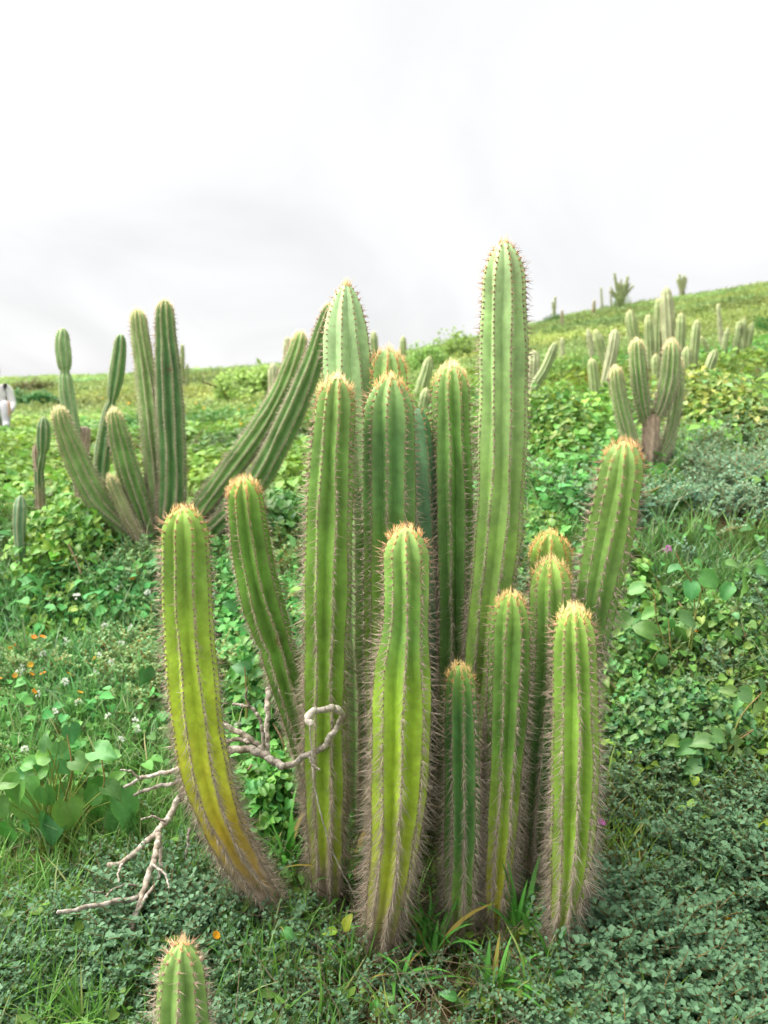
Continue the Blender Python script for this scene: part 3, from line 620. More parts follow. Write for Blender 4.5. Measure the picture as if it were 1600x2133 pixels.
limb(dbr, [(290,1870),(240,1878),(180,1890),(118,1902)], (2.12,2.0), 7, 5, 11, .8)
limb(dbr, [(394,1725),(391,1760),(386,1800)], (2.4,2.36), 5, 3, 12, .8)
for q, pp in enumerate([[(300,1850),(270,1842),(238,1850),(215,1872)],[(240,1878),(215,1860),(190,1858)],[(345,1712),(318,1700),(292,1708)],[(290,1622),(272,1606),(250,1604)],[(318,1800),(345,1822),(352,1850)],[(255,1798),(246,1818),(248,1838)],[(642,1571),(650,1592),(668,1604)],[(520,1472),(512,1450),(516,1432)]]):
    limb(dbr, pp, (2.2,2.12) if pp[0][1] > 1780 else (2.36,2.34) if pp[0][0] < 600 else (2.14,2.1), 3.2, 1.6, 40+q, .9)
dv = empty('dry_vine', hit(740, 1870)); tag(dv, 'thin dry brown vine hanging down the tall left front column', 'vine')
limb(dv, [(644,1500),(650,1570),(656,1640),(672,1710),(690,1770),(715,1820),(742,1872)], (2.1,2.2), 2.2, 1.6, 13, 1.2)

# ------------------------------------------------------------------ leaves
def leaf_data(kind, seed):
    """unit leaf along +Y (stalk end at origin), normal +Z; returns V, F, C"""
    g = np.random.default_rng(seed)
    if kind == 'heart':
        ts = np.array([-.16, -.02, .14, .32, .52, .72, .88, 1.0]); ws = np.array([.26, .44, .50, .49, .41, .27, .12, .0])
    elif kind == 'round':
        ts = np.array([-.10, .0, .15, .35, .55, .75, .9, 1.0]); ws = np.array([.20, .36, .47, .50, .48, .38, .22, .0])
    else:
        ts = np.array([0, .08, .2, .38, .58, .78, .92, 1.0]); ws = np.array([.02, .14, .24, .30, .28, .19, .08, 0])
    cols = np.array([-1, -.55, 0, .55, 1.0]); fold = g.uniform(.2, .75); curl = g.uniform(.2, 1.0); wav = g.uniform(.03, .09)
    V = []; C = []
    for t, wd in zip(ts, ws):
        for c in cols:
            y = t
            if kind != 'oval' and t < .05 and c == 0: y = .05
            x = c*wd*(1+.05*g.normal())
            z = fold*abs(x)-curl*(max(t, 0)**2)*.6+wav*math.sin(9*t+3*c)*abs(c)
            V.append((x, y, z)); C.append((1.35, 1.2, 1.3) if c == 0 else (1, 1, 1) if abs(c) < .9 else (1.15, 1.08, .9))
    F = []; n = len(cols)
    for i in range(len(ts)-1):
        for k in range(n-1): F.append((i*n+k, i*n+k+1, i*n+n+k+1, i*n+n+k))
    return np.array(V), np.array(F), np.array(C)
def leaf_mesh(kind, seed):
    V, F, C = leaf_data(kind, seed); o = mesh_np('leaf', V, F, M_LEAFO, None, C); me = o.data; bpy.data.objects.remove(o); return me
HEART = [leaf_mesh('heart', i) for i in range(6)]; ROUND = [leaf_mesh('round', 20+i) for i in range(5)]; OVAL = [leaf_mesh('oval', 40+i) for i in range(5)]
def put_leaf(parent, P, tipdir, normal, size, color, meshes, g):
    y = np.asarray(tipdir, float); y = y/np.linalg.norm(y); z = np.asarray(normal, float); z = z-y*np.dot(z, y); z /= max(np.linalg.norm(z), 1e-6); x = np.cross(y, z)
    M = Matrix([[x[0]*size, y[0]*size, z[0]*size, P[0]], [x[1]*size, y[1]*size, z[1]*size, P[1]], [x[2]*size, y[2]*size, z[2]*size, P[2]], [0, 0, 0, 1]])
    o = link('leaf', meshes[int(g.integers(len(meshes)))], parent)
    o.matrix_local = Matrix.Translation(-Vector(parent.location)) @ M
    o.color = (*color, 1); return o
def stalk(parent, P0, P1, r, color, name='stalk', sag=.02):
    P0 = np.asarray(P0); P1 = np.asarray(P1); mid = (P0+P1)/2+np.array([0, 0, sag])
    C = catmull([P0, mid, P1], 9); V, F = tube(C, np.linspace(r*1.2, r*.8, 9), 5, (1, .2, .1))
    o = mesh_np(name, V, F, M_STALK, parent, np.broadcast_to(color, (len(V), 3))); o.location = -np.array(parent.location); return o
VB = -cF
def broad_plant(label, base_px, d, leaves, color, seed, meshes=HEART, stems=(), cat='plant', name='broad_leaved_plant', stalks=True, scol=(.22,.27,.06), up=.55):
    g = np.random.default_rng(seed); b = at(base_px[0], base_px[1], d); b[2] = float(height(b[0], b[1]))
    r = empty(name, b); tag(r, label, cat)
    for sp_ in stems:
        P = np.array([at(x, y, d+dd) for (x, y, dd) in sp_]); C = catmull(P, 8*len(P))
        V, F = tube(C, np.linspace(.0045, .002, len(C)), 6, (1, .1, .1))
        t = np.linspace(0, 1, len(C)); c = np.repeat(lerpc([(0, (.12, .2, .04)), (.5, (.2, .2, .06)), (1, (.3, .17, .08))], t), 6, 0)
        o = mesh_np('stalk', V, F, M_STALK, r, c); o.location = -np.array(r.location)
    for (x, y, size, ang) in leaves:
        dd = d+g.uniform(-.12, .12); P = at(x, y, dd); m = mpp(P); a = math.radians(ang+g.uniform(-15, 15))
        tip = np.array([math.cos(a), 0, 0])*1.0-cU*math.sin(a)+VB*g.uniform(-.3, .5)
        nm = np.array([g.normal(0, .3), 0, 0])+up*np.array([0, 0, 1.])+(1-up)*VB+g.normal(0, .15, 3)
        tip = nrm(tip); S = size*m*.76; Pb = P-tip*S*.45
        k = g.uniform(.75, 1.3); c = (color[0]*k*g.uniform(.75, 1.35), color[1]*k, color[2]*k*g.uniform(.7, 1.3))
        put_leaf(r, Pb, tip, nm, S, c, meshes, g)
        if stalks:
            bb = b+np.array([g.normal(0, .03), g.normal(0, .03), .02]); 
            if np.linalg.norm(bb-Pb) < .5: stalk(r, bb, Pb+tip*S*.05, .0022, scol, sag=.03)
    return r
hl = hit(130, 1775); dhl = float(hl[1])
broad_plant('heart leaved green plant sprawling on the grass at the left edge', (120,1770), dhl-.02,
 [(150,1530,52,60),(112,1575,72,200),(70,1612,76,150),(30,1655,92,110),(15,1700,88,95),(68,1690,90,80),(122,1655,60,160),(140,1700,82,85),(152,1632,64,90),(216,1568,72,5),(222,1680,125,100),(262,1690,100,60),(250,1722,92,95),(246,1620,48,300),(98,1600,66,90),(180,1715,50,95),(95,1545,46,240),(40,1620,60,190),(190,1660,60,130),(110,1730,70,90),(170,1590,58,20),(60,1650,66,60),(275,1715,60,40),(20,1740,70,90),(125,1690,50,150),(85,1575,50,170),(130,1600,54,60),(45,1690,60,130),(100,1660,60,60),(165,1660,54,140),(205,1720,60,80),(235,1650,56,20),(90,1720,60,110),(150,1740,60,70),(55,1590,50,200),(10,1630,60,170),(200,1600,44,330),(125,1560,44,100),(240,1745,56,100),(60,1735,60,80),(185,1690,50,60)], (.09,.25,.06), 5, stems=[[(130,1775,0),(120,1720,0),(140,1650,0),(150,1600,0),(140,1530,0.02)], [(130,1775,0),(170,1700,0),(215,1640,0),(212,1580,0)]])
hr = hit(1428, 1425); dhr = float(hr[1])
broad_plant('round leaved vine with bare arching stems on the right slope', (1428,1425), dhr,
 [(1405,1184,36,180),(1455,1173,28,20),(1478,1207,58,10),(1440,1228,48,95),(1395,1242,58,20),(1325,1226,46,160),(1353,1279,40,180),(1432,1292,56,15),(1472,1312,52,30),(1345,1312,58,200),(1420,1322,46,80),(1510,1332,46,60),(1540,1322,40,20),(1550,1215,56,70),(1515,1232,44,150),(1412,1424,58,120),(1440,1386,42,60),(1335,1442,56,80),(1452,1350,38,40),(1380,1376,34,80),(1302,1380,44,170),(1300,1292,46,150),(1360,1350,40,120),(1475,1390,40,40),(1325,1330,42,200),(1490,1350,36,30),(1390,1300,36,100),(1310,1440,46,120),(1370,1460,42,90),(1525,1175,36,0),(1590,1190,36,10)], (.10,.27,.07), 6, meshes=ROUND,
 stems=[[(1428,1425,0),(1415,1370,0),(1385,1335,0),(1368,1290,0),(1363,1240,0),(1352,1222,0)], [(1430,1425,0),(1443,1330,.02),(1447,1260,.02),(1438,1210,.02),(1420,1178,.02),(1408,1148,.02)], [(1425,1420,0),(1438,1330,0),(1458,1245,0),(1466,1215,0)], [(1425,1420,0),(1395,1420,0),(1360,1400,-.03),(1320,1340,-.03)], [(1430,1420,0),(1480,1370,0),(1500,1330,0)], [(1428,1425,0),(1400,1360,0),(1392,1290,.03)]], stalks=False)
d3 = dep(1500, 1640)
broad_plant('low vine with toothed light green leaves at the right edge', (1500,1640), d3,
 [(1425,1560,50,150),(1460,1545,54,200),(1500,1535,50,20),(1535,1560,56,60),(1570,1530,46,330),(1590,1570,54,90),(1480,1580,56,100),(1440,1600,46,170),(1370,1575,42,120),(1350,1610,46,90),(1530,1600,46,40),(1560,1610,54,80),(1400,1545,40,190),(1555,1450,50,20),(1590,1440,52,40),(1535,1470,46,140),(1575,1480,50,90),(1515,1440,40,200)], (.11,.25,.07), 8, meshes=HEART,
 stems=[[(1490,1640,0),(1520,1560,0),(1570,1520,0)], [(1490,1640,0),(1440,1590,0),(1380,1570,0)], [(1500,1620,.0),(1540,1500,.05),(1590,1440,.05)]], stalks=False)
d4 = dep(1340, 1830)
broad_plant('single folded two lobed leaf on a yellow stalk among the blue green cover', (1330,1850), d4, [(1362,1760,56,200),(1390,1785,60,40)], (.08,.23,.05), 9, meshes=ROUND, scol=(.4,.35,.04))
d5 = dep(610, 2110)
broad_plant('single yellow green round leaf on a rusty stalk at the bottom', (606,2115), d5, [(632,2032,84,5)], (.24,.30,.04), 10, meshes=ROUND, scol=(.3,.14,.05))
d6 = dep(710, 1990)
broad_plant('small bright yellow green seedling before the left foot of the bulging column', (712,2000), d6, [(722,1925,52,285),(690,1940,40,200),(706,1975,54,95),(640,1960,48,110),(735,1950,40,300)], (.22,.36,.04), 11, meshes=OVAL)
d7 = dep(165, 1905)
broad_plant('single pale green leaf lying beside the lower dead twig', (165,1905), d7, [(160,1875,62,0)], (.14,.30,.05), 12, meshes=ROUND)
d8 = dep(320, 1660)
broad_plant('small yellow green leaf curled over the dead twig', (322,1660), d8, [(321,1618,36,90)], (.26,.34,.03), 13, meshes=ROUND)
d9 = dep(590, 1990)
broad_plant('little clover like plant at the foot of the curved column', (575,1975), d9, [(560,1925,34,200),(585,1915,34,300),(600,1945,32,30),(560,1955,30,140),(580,1940,30,90)], (.06,.22,.05), 14, meshes=ROUND)
# leafy climbers between the columns on the left
d10 = dep(500, 1620)
broad_plant('leafy weed growing between the curved column and the tall left column', (510,1640), d10+.1,
 [(500,1390,46,200),(470,1560,40,90),(520,1380,44,300),(545,1640,50,90),(510,1660,48,120),(490,1690,46,90),(560,1690,46,60),(600,1560,32,90),(330,1185,40,200),(300,1410,50,100),(590,1660,44,90),(480,1640,40,200),(530,1720,46,90),(520,1310,40,30),(505,1240,44,90),(480,1260,40,200),(525,1210,40,20),(545,1150,40,60),(480,1180,40,120)], (.05,.18,.04), 15, meshes=HEART, stems=[[(510,1640,0),(515,1500,0),(510,1390,0)]])

# ------------------------------------------------------------------ vine thickets on the slopes
def thicket(label, x0, x1, ytop, ybot, d, depth, n_obj, n_mass, size, color, seed, meshes, kind='heart'):
    g = np.random.default_rng(seed)
    cx = (x0+x1)/2; b = at(cx, ybot, d); b[2] = float(height(b[0], b[1])); r = empty('vine_thicket', b); tag(r, label, 'vines')
    m = mpp(at(cx, (ytop+ybot)/2, d)); hw = (x1-x0)/2*m; hgt = max((ybot-ytop)*m, .15)
    def sample(n, outer):
        u = g.uniform(-1, 1, n); v = g.uniform(-1, 1, n); k = u*u+v*v < 1.0; u, v = u[k], v[k]
        x = b[0]+u*hw; y = b[1]+depth*.5+v*depth*.5
        lump = 1+.35*waves(x*1.0+seed, y, 2.4)
        top = hgt*.62*np.sqrt(np.clip(1-(u*u+v*v), 0, 1))**.8*np.clip(lump, .3, 1.6)
        z = height(x, y)+top*(g.uniform(.8, 1.02, len(x)) if outer else g.uniform(.15, .97, len(x)))+.03
        nx = u/hw*.5; nyv = v/depth*1.0
        return x, y, z, u, v
    x, y, z, u, v = sample(int(n_obj*1.45), True); front = np.argsort(v)[:n_obj]
    for i in front:
        a = g.uniform(0, 2*np.pi); nm = np.array([.5*u[i]+g.normal(0, .3), .6*v[i]-.25+g.normal(0, .3), .9])
        k = g.uniform(.65, 1.35); c = (color[0]*k*g.uniform(.7, 1.5), color[1]*k, color[2]*k*g.uniform(.6, 1.4))
        put_leaf(r, (x[i], y[i], z[i]), (math.cos(a), math.sin(a)-.4, -.35), nm, size*g.uniform(.7, 1.35), c, meshes, g)
    V0, F0, C0 = leaf_data(kind, seed); kp = [0, 4]  # light version: five vertices
    V1 = np.array([(0, -.02, 0), (.45, .3, .1), (0, .35, -.02), (-.45, .3, .1), (0, 1, -.2)]); F1 = np.array([(0, 1, 2, 2), (0, 2, 3, 3), (1, 4, 2, 2), (2, 4, 3, 3)])[:, :3]
    x, y, z, u, v = sample(n_mass, False); n = len(x)
    a = g.uniform(0, 2*np.pi, n); Y = nrm(np.stack([np.cos(a), np.sin(a), g.normal(-.3, .3, n)], -1)); Z = np.stack([.5*u+g.normal(0, .4, n), .5*v-.2+g.normal(0, .4, n), np.full(n, .9)], -1)
    Z = nrm(Z-Y*np.sum(Y*Z, -1, keepdims=True)); X = np.cross(Y, Z); s_ = size*g.uniform(.6, 1.2, n)
    Vv = np.stack([x, y, z], -1)[:, None]+s_[:, None, None]*(V1[None, :, :1]*X[:, None]+V1[None, :, 1:2]*Y[:, None]+V1[None, :, 2:]*Z[:, None])
    Ff = (np.arange(n)[:, None, None]*5+F1[None]).reshape(-1, 3)
    k = g.uniform(.6, 1.35, n); cc = np.stack([color[0]*k*g.uniform(.7, 1.5, n), color[1]*k, color[2]*k*g.uniform(.6, 1.4, n)], -1)
    o = mesh_np('leaves', Vv.reshape(-1, 3), Ff, M_LEAFC, r, np.repeat(cc, 5, 0)); o.location = -np.array(r.location); o['kind'] = 'stuff'
    for q in range(7):
        i = int(g.integers(n)); P1 = np.array([x[i], y[i], z[i]]); P0 = P1+np.array([g.normal(0, .2), g.normal(0, .2), 0]); P0[2] = float(height(P0[0], P0[1]))
        stalk(r, P0, P1, .005, (.16, .11, .06), 'twig', .04)
    return r
thicket('dense green vine thicket right of the tallest main column', 1085, 1310, 770, 985, 5.3, 1.8, 300, 6500, .047, (.15,.31,.06), 51, ROUND)
thicket('yellowish green leafy thicket at the right edge of the slope', 1420, 1690, 800, 965, 5.6, 2.0, 300, 7500, .058, (.24,.37,.09), 52, OVAL, 'oval')
thicket('bright green vine mat below the far left cacti', -80, 200, 930, 1140, 4.1, 1.5, 290, 3600, .045, (.16,.36,.06), 53, HEART)
thicket('dark green vines under the right leaning cactus arms', 450, 640, 960, 1110, 4.6, 1.1, 160, 1700, .06, (.09,.26,.05), 54, ROUND)
thicket('low green vines around the foot of the brown trunked cactus', 1290, 1480, 935, 1040, 4.5, 1.0, 170, 1500, .055, (.14,.34,.06), 55, HEART)
thicket('low dark green vines between the round leaved vine and the leaning column', 1250, 1400, 1330, 1480, 3.0, .6, 150, 1500, .030, (.11,.27,.07), 71, HEART)
thicket('low green leaves at the right edge below the grey herb patch', 1440, 1680, 1370, 1480, 3.1, .6, 150, 1600, .029, (.14,.29,.08), 72, ROUND)
thicket('dark green leaf bank at the right edge above the blue green herbs', 1290, 1640, 1500, 1650, 2.65, .5, 290, 3600, .027, (.10,.25,.08), 73, HEART)
thicket('deep green weeds behind the dead branch left of the tall columns', 440, 660, 1250, 1480, 2.95, .7, 200, 2600, .042, (.09,.28,.06), 74, HEART)
thicket('green weeds between the yellowed column and the tall left column', 440, 640, 1600, 1790, 2.45, .4, 160, 1800, .034, (.10,.30,.06), 75, ROUND)
thicket('leafy green vines right behind the leaning stout column', 1230, 1420, 1080, 1210, 3.5, .7, 180, 1700, .042, (.15,.34,.07), 76, ROUND)
thicket('mixed green leaves on the slope right beside the tall main column', 1080, 1230, 960, 1090, 3.9, .9, 160, 1300, .05, (.17,.34,.08), 56, ROUND)
thicket('green vine leaves at the foot of the forked left cactus', -60, 250, 1145, 1215, 3.6, .8, 200, 1300, .038, (.15,.33,.06), 57, HEART)
thicket('bright green vines around the jointed cacti at the left edge', -80, 230, 880, 1010, 5.3, 1.6, 240, 2600, .06, (.2,.38,.07), 58, HEART)

# ------------------------------------------------------------------ shrubs
def shrub(label, x, ytop, ybot, hwpx, d, color, seed, n=2200):
    g = np.random.default_rng(seed); b = at(x, ybot, d); b[2] = float(height(b[0], b[1])); r = empty('shrub', b); tag(r, label, 'shrub')
    m = mpp(b); hw = hwpx*m; hg = (ybot-ytop)*m
    ph = g.uniform(0, 2*np.pi, n); ct = g.uniform(0, 1, n); rr = g.uniform(.45, 1, n)**.5*(1+.25*np.sin(ph*3+ct*5+seed)+.15*np.sin(ph*7+ct*9))
    x_ = b[0]+hw*rr*np.cos(ph)*np.sqrt(1-ct*ct); y_ = b[1]+hw*.8*rr*np.sin(ph)*np.sqrt(1-ct*ct); z_ = b[2]+hg*rr*ct
    a = g.uniform(0, 2*np.pi, n); Y = nrm(np.stack([np.cos(a), np.sin(a), g.normal(0, .6, n)], -1)); Z = g.normal(0, .5, (n, 3))+np.array([0, -.2, .8]); Z = nrm(Z-Y*np.sum(Y*Z, -1, keepdims=True)); X = np.cross(Y, Z)
    V1 = np.array([(0, 0, 0), (.3, .45, .05), (-.3, .45, .05), (0, 1, -.1)]); F1 = np.array([(0, 1, 2), (1, 3, 2)]); s_ = hw*.16*g.uniform(.6, 1.3, n)
    Vv = np.stack([x_, y_, z_], -1)[:, None]+s_[:, None, None]*(V1[None, :, :1]*X[:, None]+V1[None, :, 1:2]*Y[:, None]+V1[None, :, 2:]*Z[:, None])
    Ff = (np.arange(n)[:, None, None]*4+F1[None]).reshape(-1, 3); k = g.uniform(.6, 1.4, n)
    cc = np.array(color)[None]*k[:, None]
    o = mesh_np('foliage', Vv.reshape(-1, 3), Ff, M_LEAFC, r, np.repeat(cc, 4, 0)); o.location = -np.array(r.location); o['kind'] = 'stuff'
    for q in range(4): stalk(r, b+np.array([g.normal(0, .05*hw), 0, -.02]), b+np.array([g.normal(0, .4)*hw, g.normal(0, .3)*hw, hg*.7]), .02*hw+.004, (.14, .1, .06), 'stem', 0)
shrub('brownish green shrub beside the person at the far left', 70, 790, 822, 48, 34, (.19,.2,.07), 61)
shrub('dark green shrub in the hollow at the far left', 75, 815, 850, 62, 22, (.09,.24,.07), 62)
shrub('bright green leafy shrub on the skyline left of the leaning arms', 535, 772, 830, 90, 17, (.36,.52,.15), 63, 3600)
shrub('dark green shrub on the skyline between the tall columns', 890, 736, 800, 50, 19, (.26,.44,.11), 64)
shrub('light green shrub beside the tallest column on the skyline', 950, 705, 770, 45, 26, (.32,.46,.13), 65)
shrub('green scrub at the foot of the many armed skyline cactus', 1293, 596, 632, 22, 61, (.2,.3,.1), 68, 900)
shrub('small green mound shrub on the hill crest', 1156, 634, 655, 24, 60, (.07,.17,.035), 66, 900)
shrub('dark green shrub low on the far right slope', 1585, 690, 730, 28, 16, (.05,.19,.03), 67, 1200)

# ------------------------------------------------------------------ scattered ground cover (stuff)
def scatter(name, label, protos, P, rot, scl, tint, mat):
    """protos: list of (V, F(tri), C). One object; geometry nodes copy the protos onto the points."""
    Vs, Fs, Cs, Id = [], [], [], []; n = 0
    for k, (V, F, C) in enumerate(protos):
        Vs.append(V); Fs.append(np.asarray(F)+n); Cs.append(C); Id.append(np.full(len(V), k)); n += len(V)
    m = len(P); Vp = np.vstack(Vs+[P]); Fp = np.vstack(Fs)
    o = mesh_np(name, Vp, Fp, mat, None, np.vstack(Cs+[np.ones((m, 3))])); me = o.data
    def A(nm, typ, arr, key):
        a = me.attributes.new(nm, typ, 'POINT'); a.data.foreach_set(key, np.ascontiguousarray(arr).ravel())
    A('proto', 'INT', np.concatenate(Id+[np.full(m, -1)]).astype(np.int32), 'value')
    A('pick', 'INT', np.concatenate([np.zeros(n), R.integers(0, len(protos), m)]).astype(np.int32), 'value')
    A('rot', 'FLOAT_VECTOR', np.vstack([np.zeros((n, 3)), rot]).astype(np.float32), 'vector')
    A('scl', 'FLOAT', np.concatenate([np.ones(n), scl]).astype(np.float32), 'value')
    tn = np.ones((n+m, 4), np.float32); tn[n:, :3] = tint
    A('tint', 'FLOAT_COLOR', tn, 'color')
    t = bpy.data.node_groups.new(name, 'GeometryNodeTree')
    t.interface.new_socket('Geometry', in_out='INPUT', socket_type='NodeSocketGeometry'); t.interface.new_socket('Geometry', in_out='OUTPUT', socket_type='NodeSocketGeometry')
    gi = N(t, 'NodeGroupInput'); go_ = N(t, 'NodeGroupOutput')
    def NA(nm, typ):
        a = N(t, 'GeometryNodeInputNamedAttribute', data_type=typ); a.inputs['Name'].default_value = nm; return a.outputs['Attribute']
    cmpn = N(t, 'FunctionNodeCompare', data_type='INT', operation='LESS_THAN'); pr_ = NA('proto', 'INT'); t.links.new(pr_, cmpn.inputs[2]); cmpn.inputs[3].default_value = 0
    sg = N(t, 'GeometryNodeSeparateGeometry', domain='POINT'); t.links.new(gi.outputs[0], sg.inputs[0]); t.links.new(cmpn.outputs[0], sg.inputs['Selection'])
    sp_ = N(t, 'GeometryNodeSplitToInstances', domain='POINT'); t.links.new(sg.outputs['Inverted'], sp_.inputs[0]); t.links.new(pr_, sp_.inputs['Group ID'])
    iop = N(t, 'GeometryNodeInstanceOnPoints'); t.links.new(sg.outputs['Selection'], iop.inputs['Points']); t.links.new(sp_.outputs[0], iop.inputs['Instance'])
    iop.inputs['Pick Instance'].default_value = True; t.links.new(NA('pick', 'INT'), iop.inputs['Instance Index'])
    er = N(t, 'FunctionNodeEulerToRotation'); t.links.new(NA('rot', 'FLOAT_VECTOR'), er.inputs[0]); t.links.new(er.outputs[0], iop.inputs['Rotation'])
    t.links.new(NA('scl', 'FLOAT'), iop.inputs['Scale']); t.links.new(iop.outputs[0], go_.inputs[0])
    md = o.modifiers.new('scatter', 'NODES'); md.node_group = t
    tag(o, label, kind='stuff'); return o

def leaflets(g, P, Y, Z, size, asp=.38, c=1.0):
    n = len(P); Y = nrm(Y); Z = nrm(Z-Y*np.sum(Y*Z, -1, keepdims=True)); X = np.cross(Y, Z)
    V1 = np.array([(0, 0, 0), (asp, .62, .12), (-asp, .62, .12), (0, 1, -.02), (0, .5, -.02)]); F1 = np.array([(0, 1, 4), (0, 4, 2), (4, 1, 3), (2, 4, 3)])
    V = P[:, None]+size[:, None, None]*(V1[None, :, :1]*X[:, None]+V1[None, :, 1:2]*Y[:, None]+V1[None, :, 2:]*Z[:, None])
    F = (np.arange(n)[:, None, None]*5+F1[None]).reshape(-1, 3)
    return V.reshape(-1, 3), F, np.repeat(np.broadcast_to(c, (n, 3)), 5, 0)
def join(parts):
    n = 0; V, F, C = [], [], []
    for v, f, c in parts: V.append(v); F.append(np.asarray(f)+n); C.append(c); n += len(v)
    return np.vstack(V), np.vstack(F), np.vstack(C)
def tri(F): return np.vstack([F[:, [0, 1, 2]], F[:, [0, 2, 3]]])
def sprig(seed):            # creeping herb: arched stem with small blunt leaflets
    g = np.random.default_rng(seed); parts = []
    for b in range(3):
        a = g.uniform(0, 6.28); Ln = g.uniform(.06, .13); lean = g.uniform(.3, 1.0)
        C = catmull([(0, 0, 0), (math.cos(a)*Ln*.35*lean, math.sin(a)*Ln*.35*lean, Ln*.55), (math.cos(a)*Ln*lean, math.sin(a)*Ln*lean, Ln*.9)], 10)
        V, F = tube(C, np.linspace(.0012, .0006, 10), 3, (1, .3, .1)); parts.append((V, tri(F), np.broadcast_to((2.2, .75, .5), (len(V), 3))))
        n = 26; t = np.linspace(.15, 1, n); P = np.stack([np.interp(t, np.linspace(0, 1, 10), C[:, i]) for i in range(3)], -1)
        an = g.uniform(0, 6.28, n); Y = np.stack([np.cos(an), np.sin(an), g.uniform(.1, .9, n)], -1); Z = np.stack([-.5*np.cos(an), -.5*np.sin(an), np.ones(n)], -1)+g.normal(0, .3, (n, 3))
        parts.append(leaflets(g, P, Y, Z, g.uniform(.008, .014, n), .36, (np.array([1, 1, 1])*(.8+.35*t[:, None]))))
    return join(parts)
def blades(g, n, L0, L1, wd, spread, dry=.1):
    parts = []
    for b in range(n):
        a = g.uniform(0, 6.28); Ln = g.uniform(L0, L1); le = g.uniform(.15, 1)*spread; p0 = np.array([g.normal(0, .012), g.normal(0, .012), 0])
        t = np.linspace(0, 1, 5); dirv = np.array([math.cos(a), math.sin(a), 0]); sd = np.array([-math.sin(a), math.cos(a), 0])
        C = p0+dirv[None]*(Ln*le*t**1.8)[:, None]+np.array([0, 0, 1.])[None]*(Ln*(t-.35*le*t**2.5))[:, None]
        w_ = wd*g.uniform(.6, 1.2)*np.array([.7, 1, .9, .6, .02]); V = np.stack([C-sd*w_[:, None], C+sd*w_[:, None]], 1).reshape(-1, 3)
        F = np.array([(2*i, 2*i+1, 2*i+3, 2*i+2) for i in range(4)]); c = (1.9, 1.05, 2.2) if g.random() < dry else (1, 1, 1)
        parts.append((V, tri(F), np.broadcast_to(np.array(c)*g.uniform(.75, 1.25), (len(V), 3))))
    return join(parts)
def leafy(seed):            # rounded leaves on short stalks
    g = np.random.default_rng(seed); parts = []
    n = 14; an = g.uniform(0, 6.28, n); rr = g.uniform(.01, .07, n); P = np.stack([rr*np.cos(an), rr*np.sin(an), g.uniform(.02, .11, n)], -1)
    Y = np.stack([np.cos(an), np.sin(an), g.normal(-.2, .3, n)], -1); Z = np.stack([g.normal(0, .35, n), g.normal(-.15, .35, n), np.ones(n)], -1)
    Y = nrm(Y); Z = nrm(Z-Y*np.sum(Y*Z, -1, keepdims=True)); X = np.cross(Y, Z); sz = g.uniform(.014, .034, n)
    ow = np.array([(0, .04), (.30, -.02), (.46, .18), (.46, .45), (.30, .75), (0, 1.0), (-.30, .75), (-.46, .45), (-.46, .18), (-.30, -.02)])
    V1 = np.array([(0, .4, -.05)]+[(a_, b_, .28*abs(a_)-.25*b_*b_) for a_, b_ in ow]); F1 = np.array([(0, 1+k_, 1+(k_+1) % 10) for k_ in range(10)])
    V = P[:, None]+sz[:, None, None]*(V1[None, :, :1]*X[:, None]+V1[None, :, 1:2]*Y[:, None]+V1[None, :, 2:]*Z[:, None])
    parts.append((V.reshape(-1, 3), (np.arange(n)[:, None, None]*11+F1[None]).reshape(-1, 3), np.repeat(g.uniform(.7, 1.3, (n, 1))*np.ones((n, 3)), 11, 0)))
    for i in range(0, n, 2):
        V, F = tube(np.array([(0, 0, 0), P[i]*[.5, .5, .7], P[i]]), .0009, 3, (1, .3, .1)); parts.append((V, tri(F), np.broadcast_to((1.6, .9, .8), (len(V), 3))))
    return join(parts)
def tuft(seed):             # low bushy tuft for the farther slope
    g = np.random.default_rng(seed); n = 170
    ph = g.uniform(0, 6.28, n); ct = g.uniform(0, 1, n); rr = g.uniform(.5, 1, n)*(1+.3*np.sin(3*ph+seed)); s_ = np.sqrt(1-ct*ct)
    P = np.stack([.3*rr*s_*np.cos(ph), .3*rr*s_*np.sin(ph), .15*rr*ct], -1)
    Y = np.stack([np.cos(ph), np.sin(ph), g.normal(.3, .5, n)], -1)+g.normal(0, .4, (n, 3)); Z = np.stack([.4*np.cos(ph), .4*np.sin(ph), np.ones(n)], -1)+g.normal(0, .35, (n, 3))
    return leaflets(g, P, Y, Z, g.uniform(.035, .07, n), .34, g.uniform(.7, 1.3, (n, 1))*np.ones((n, 3)))

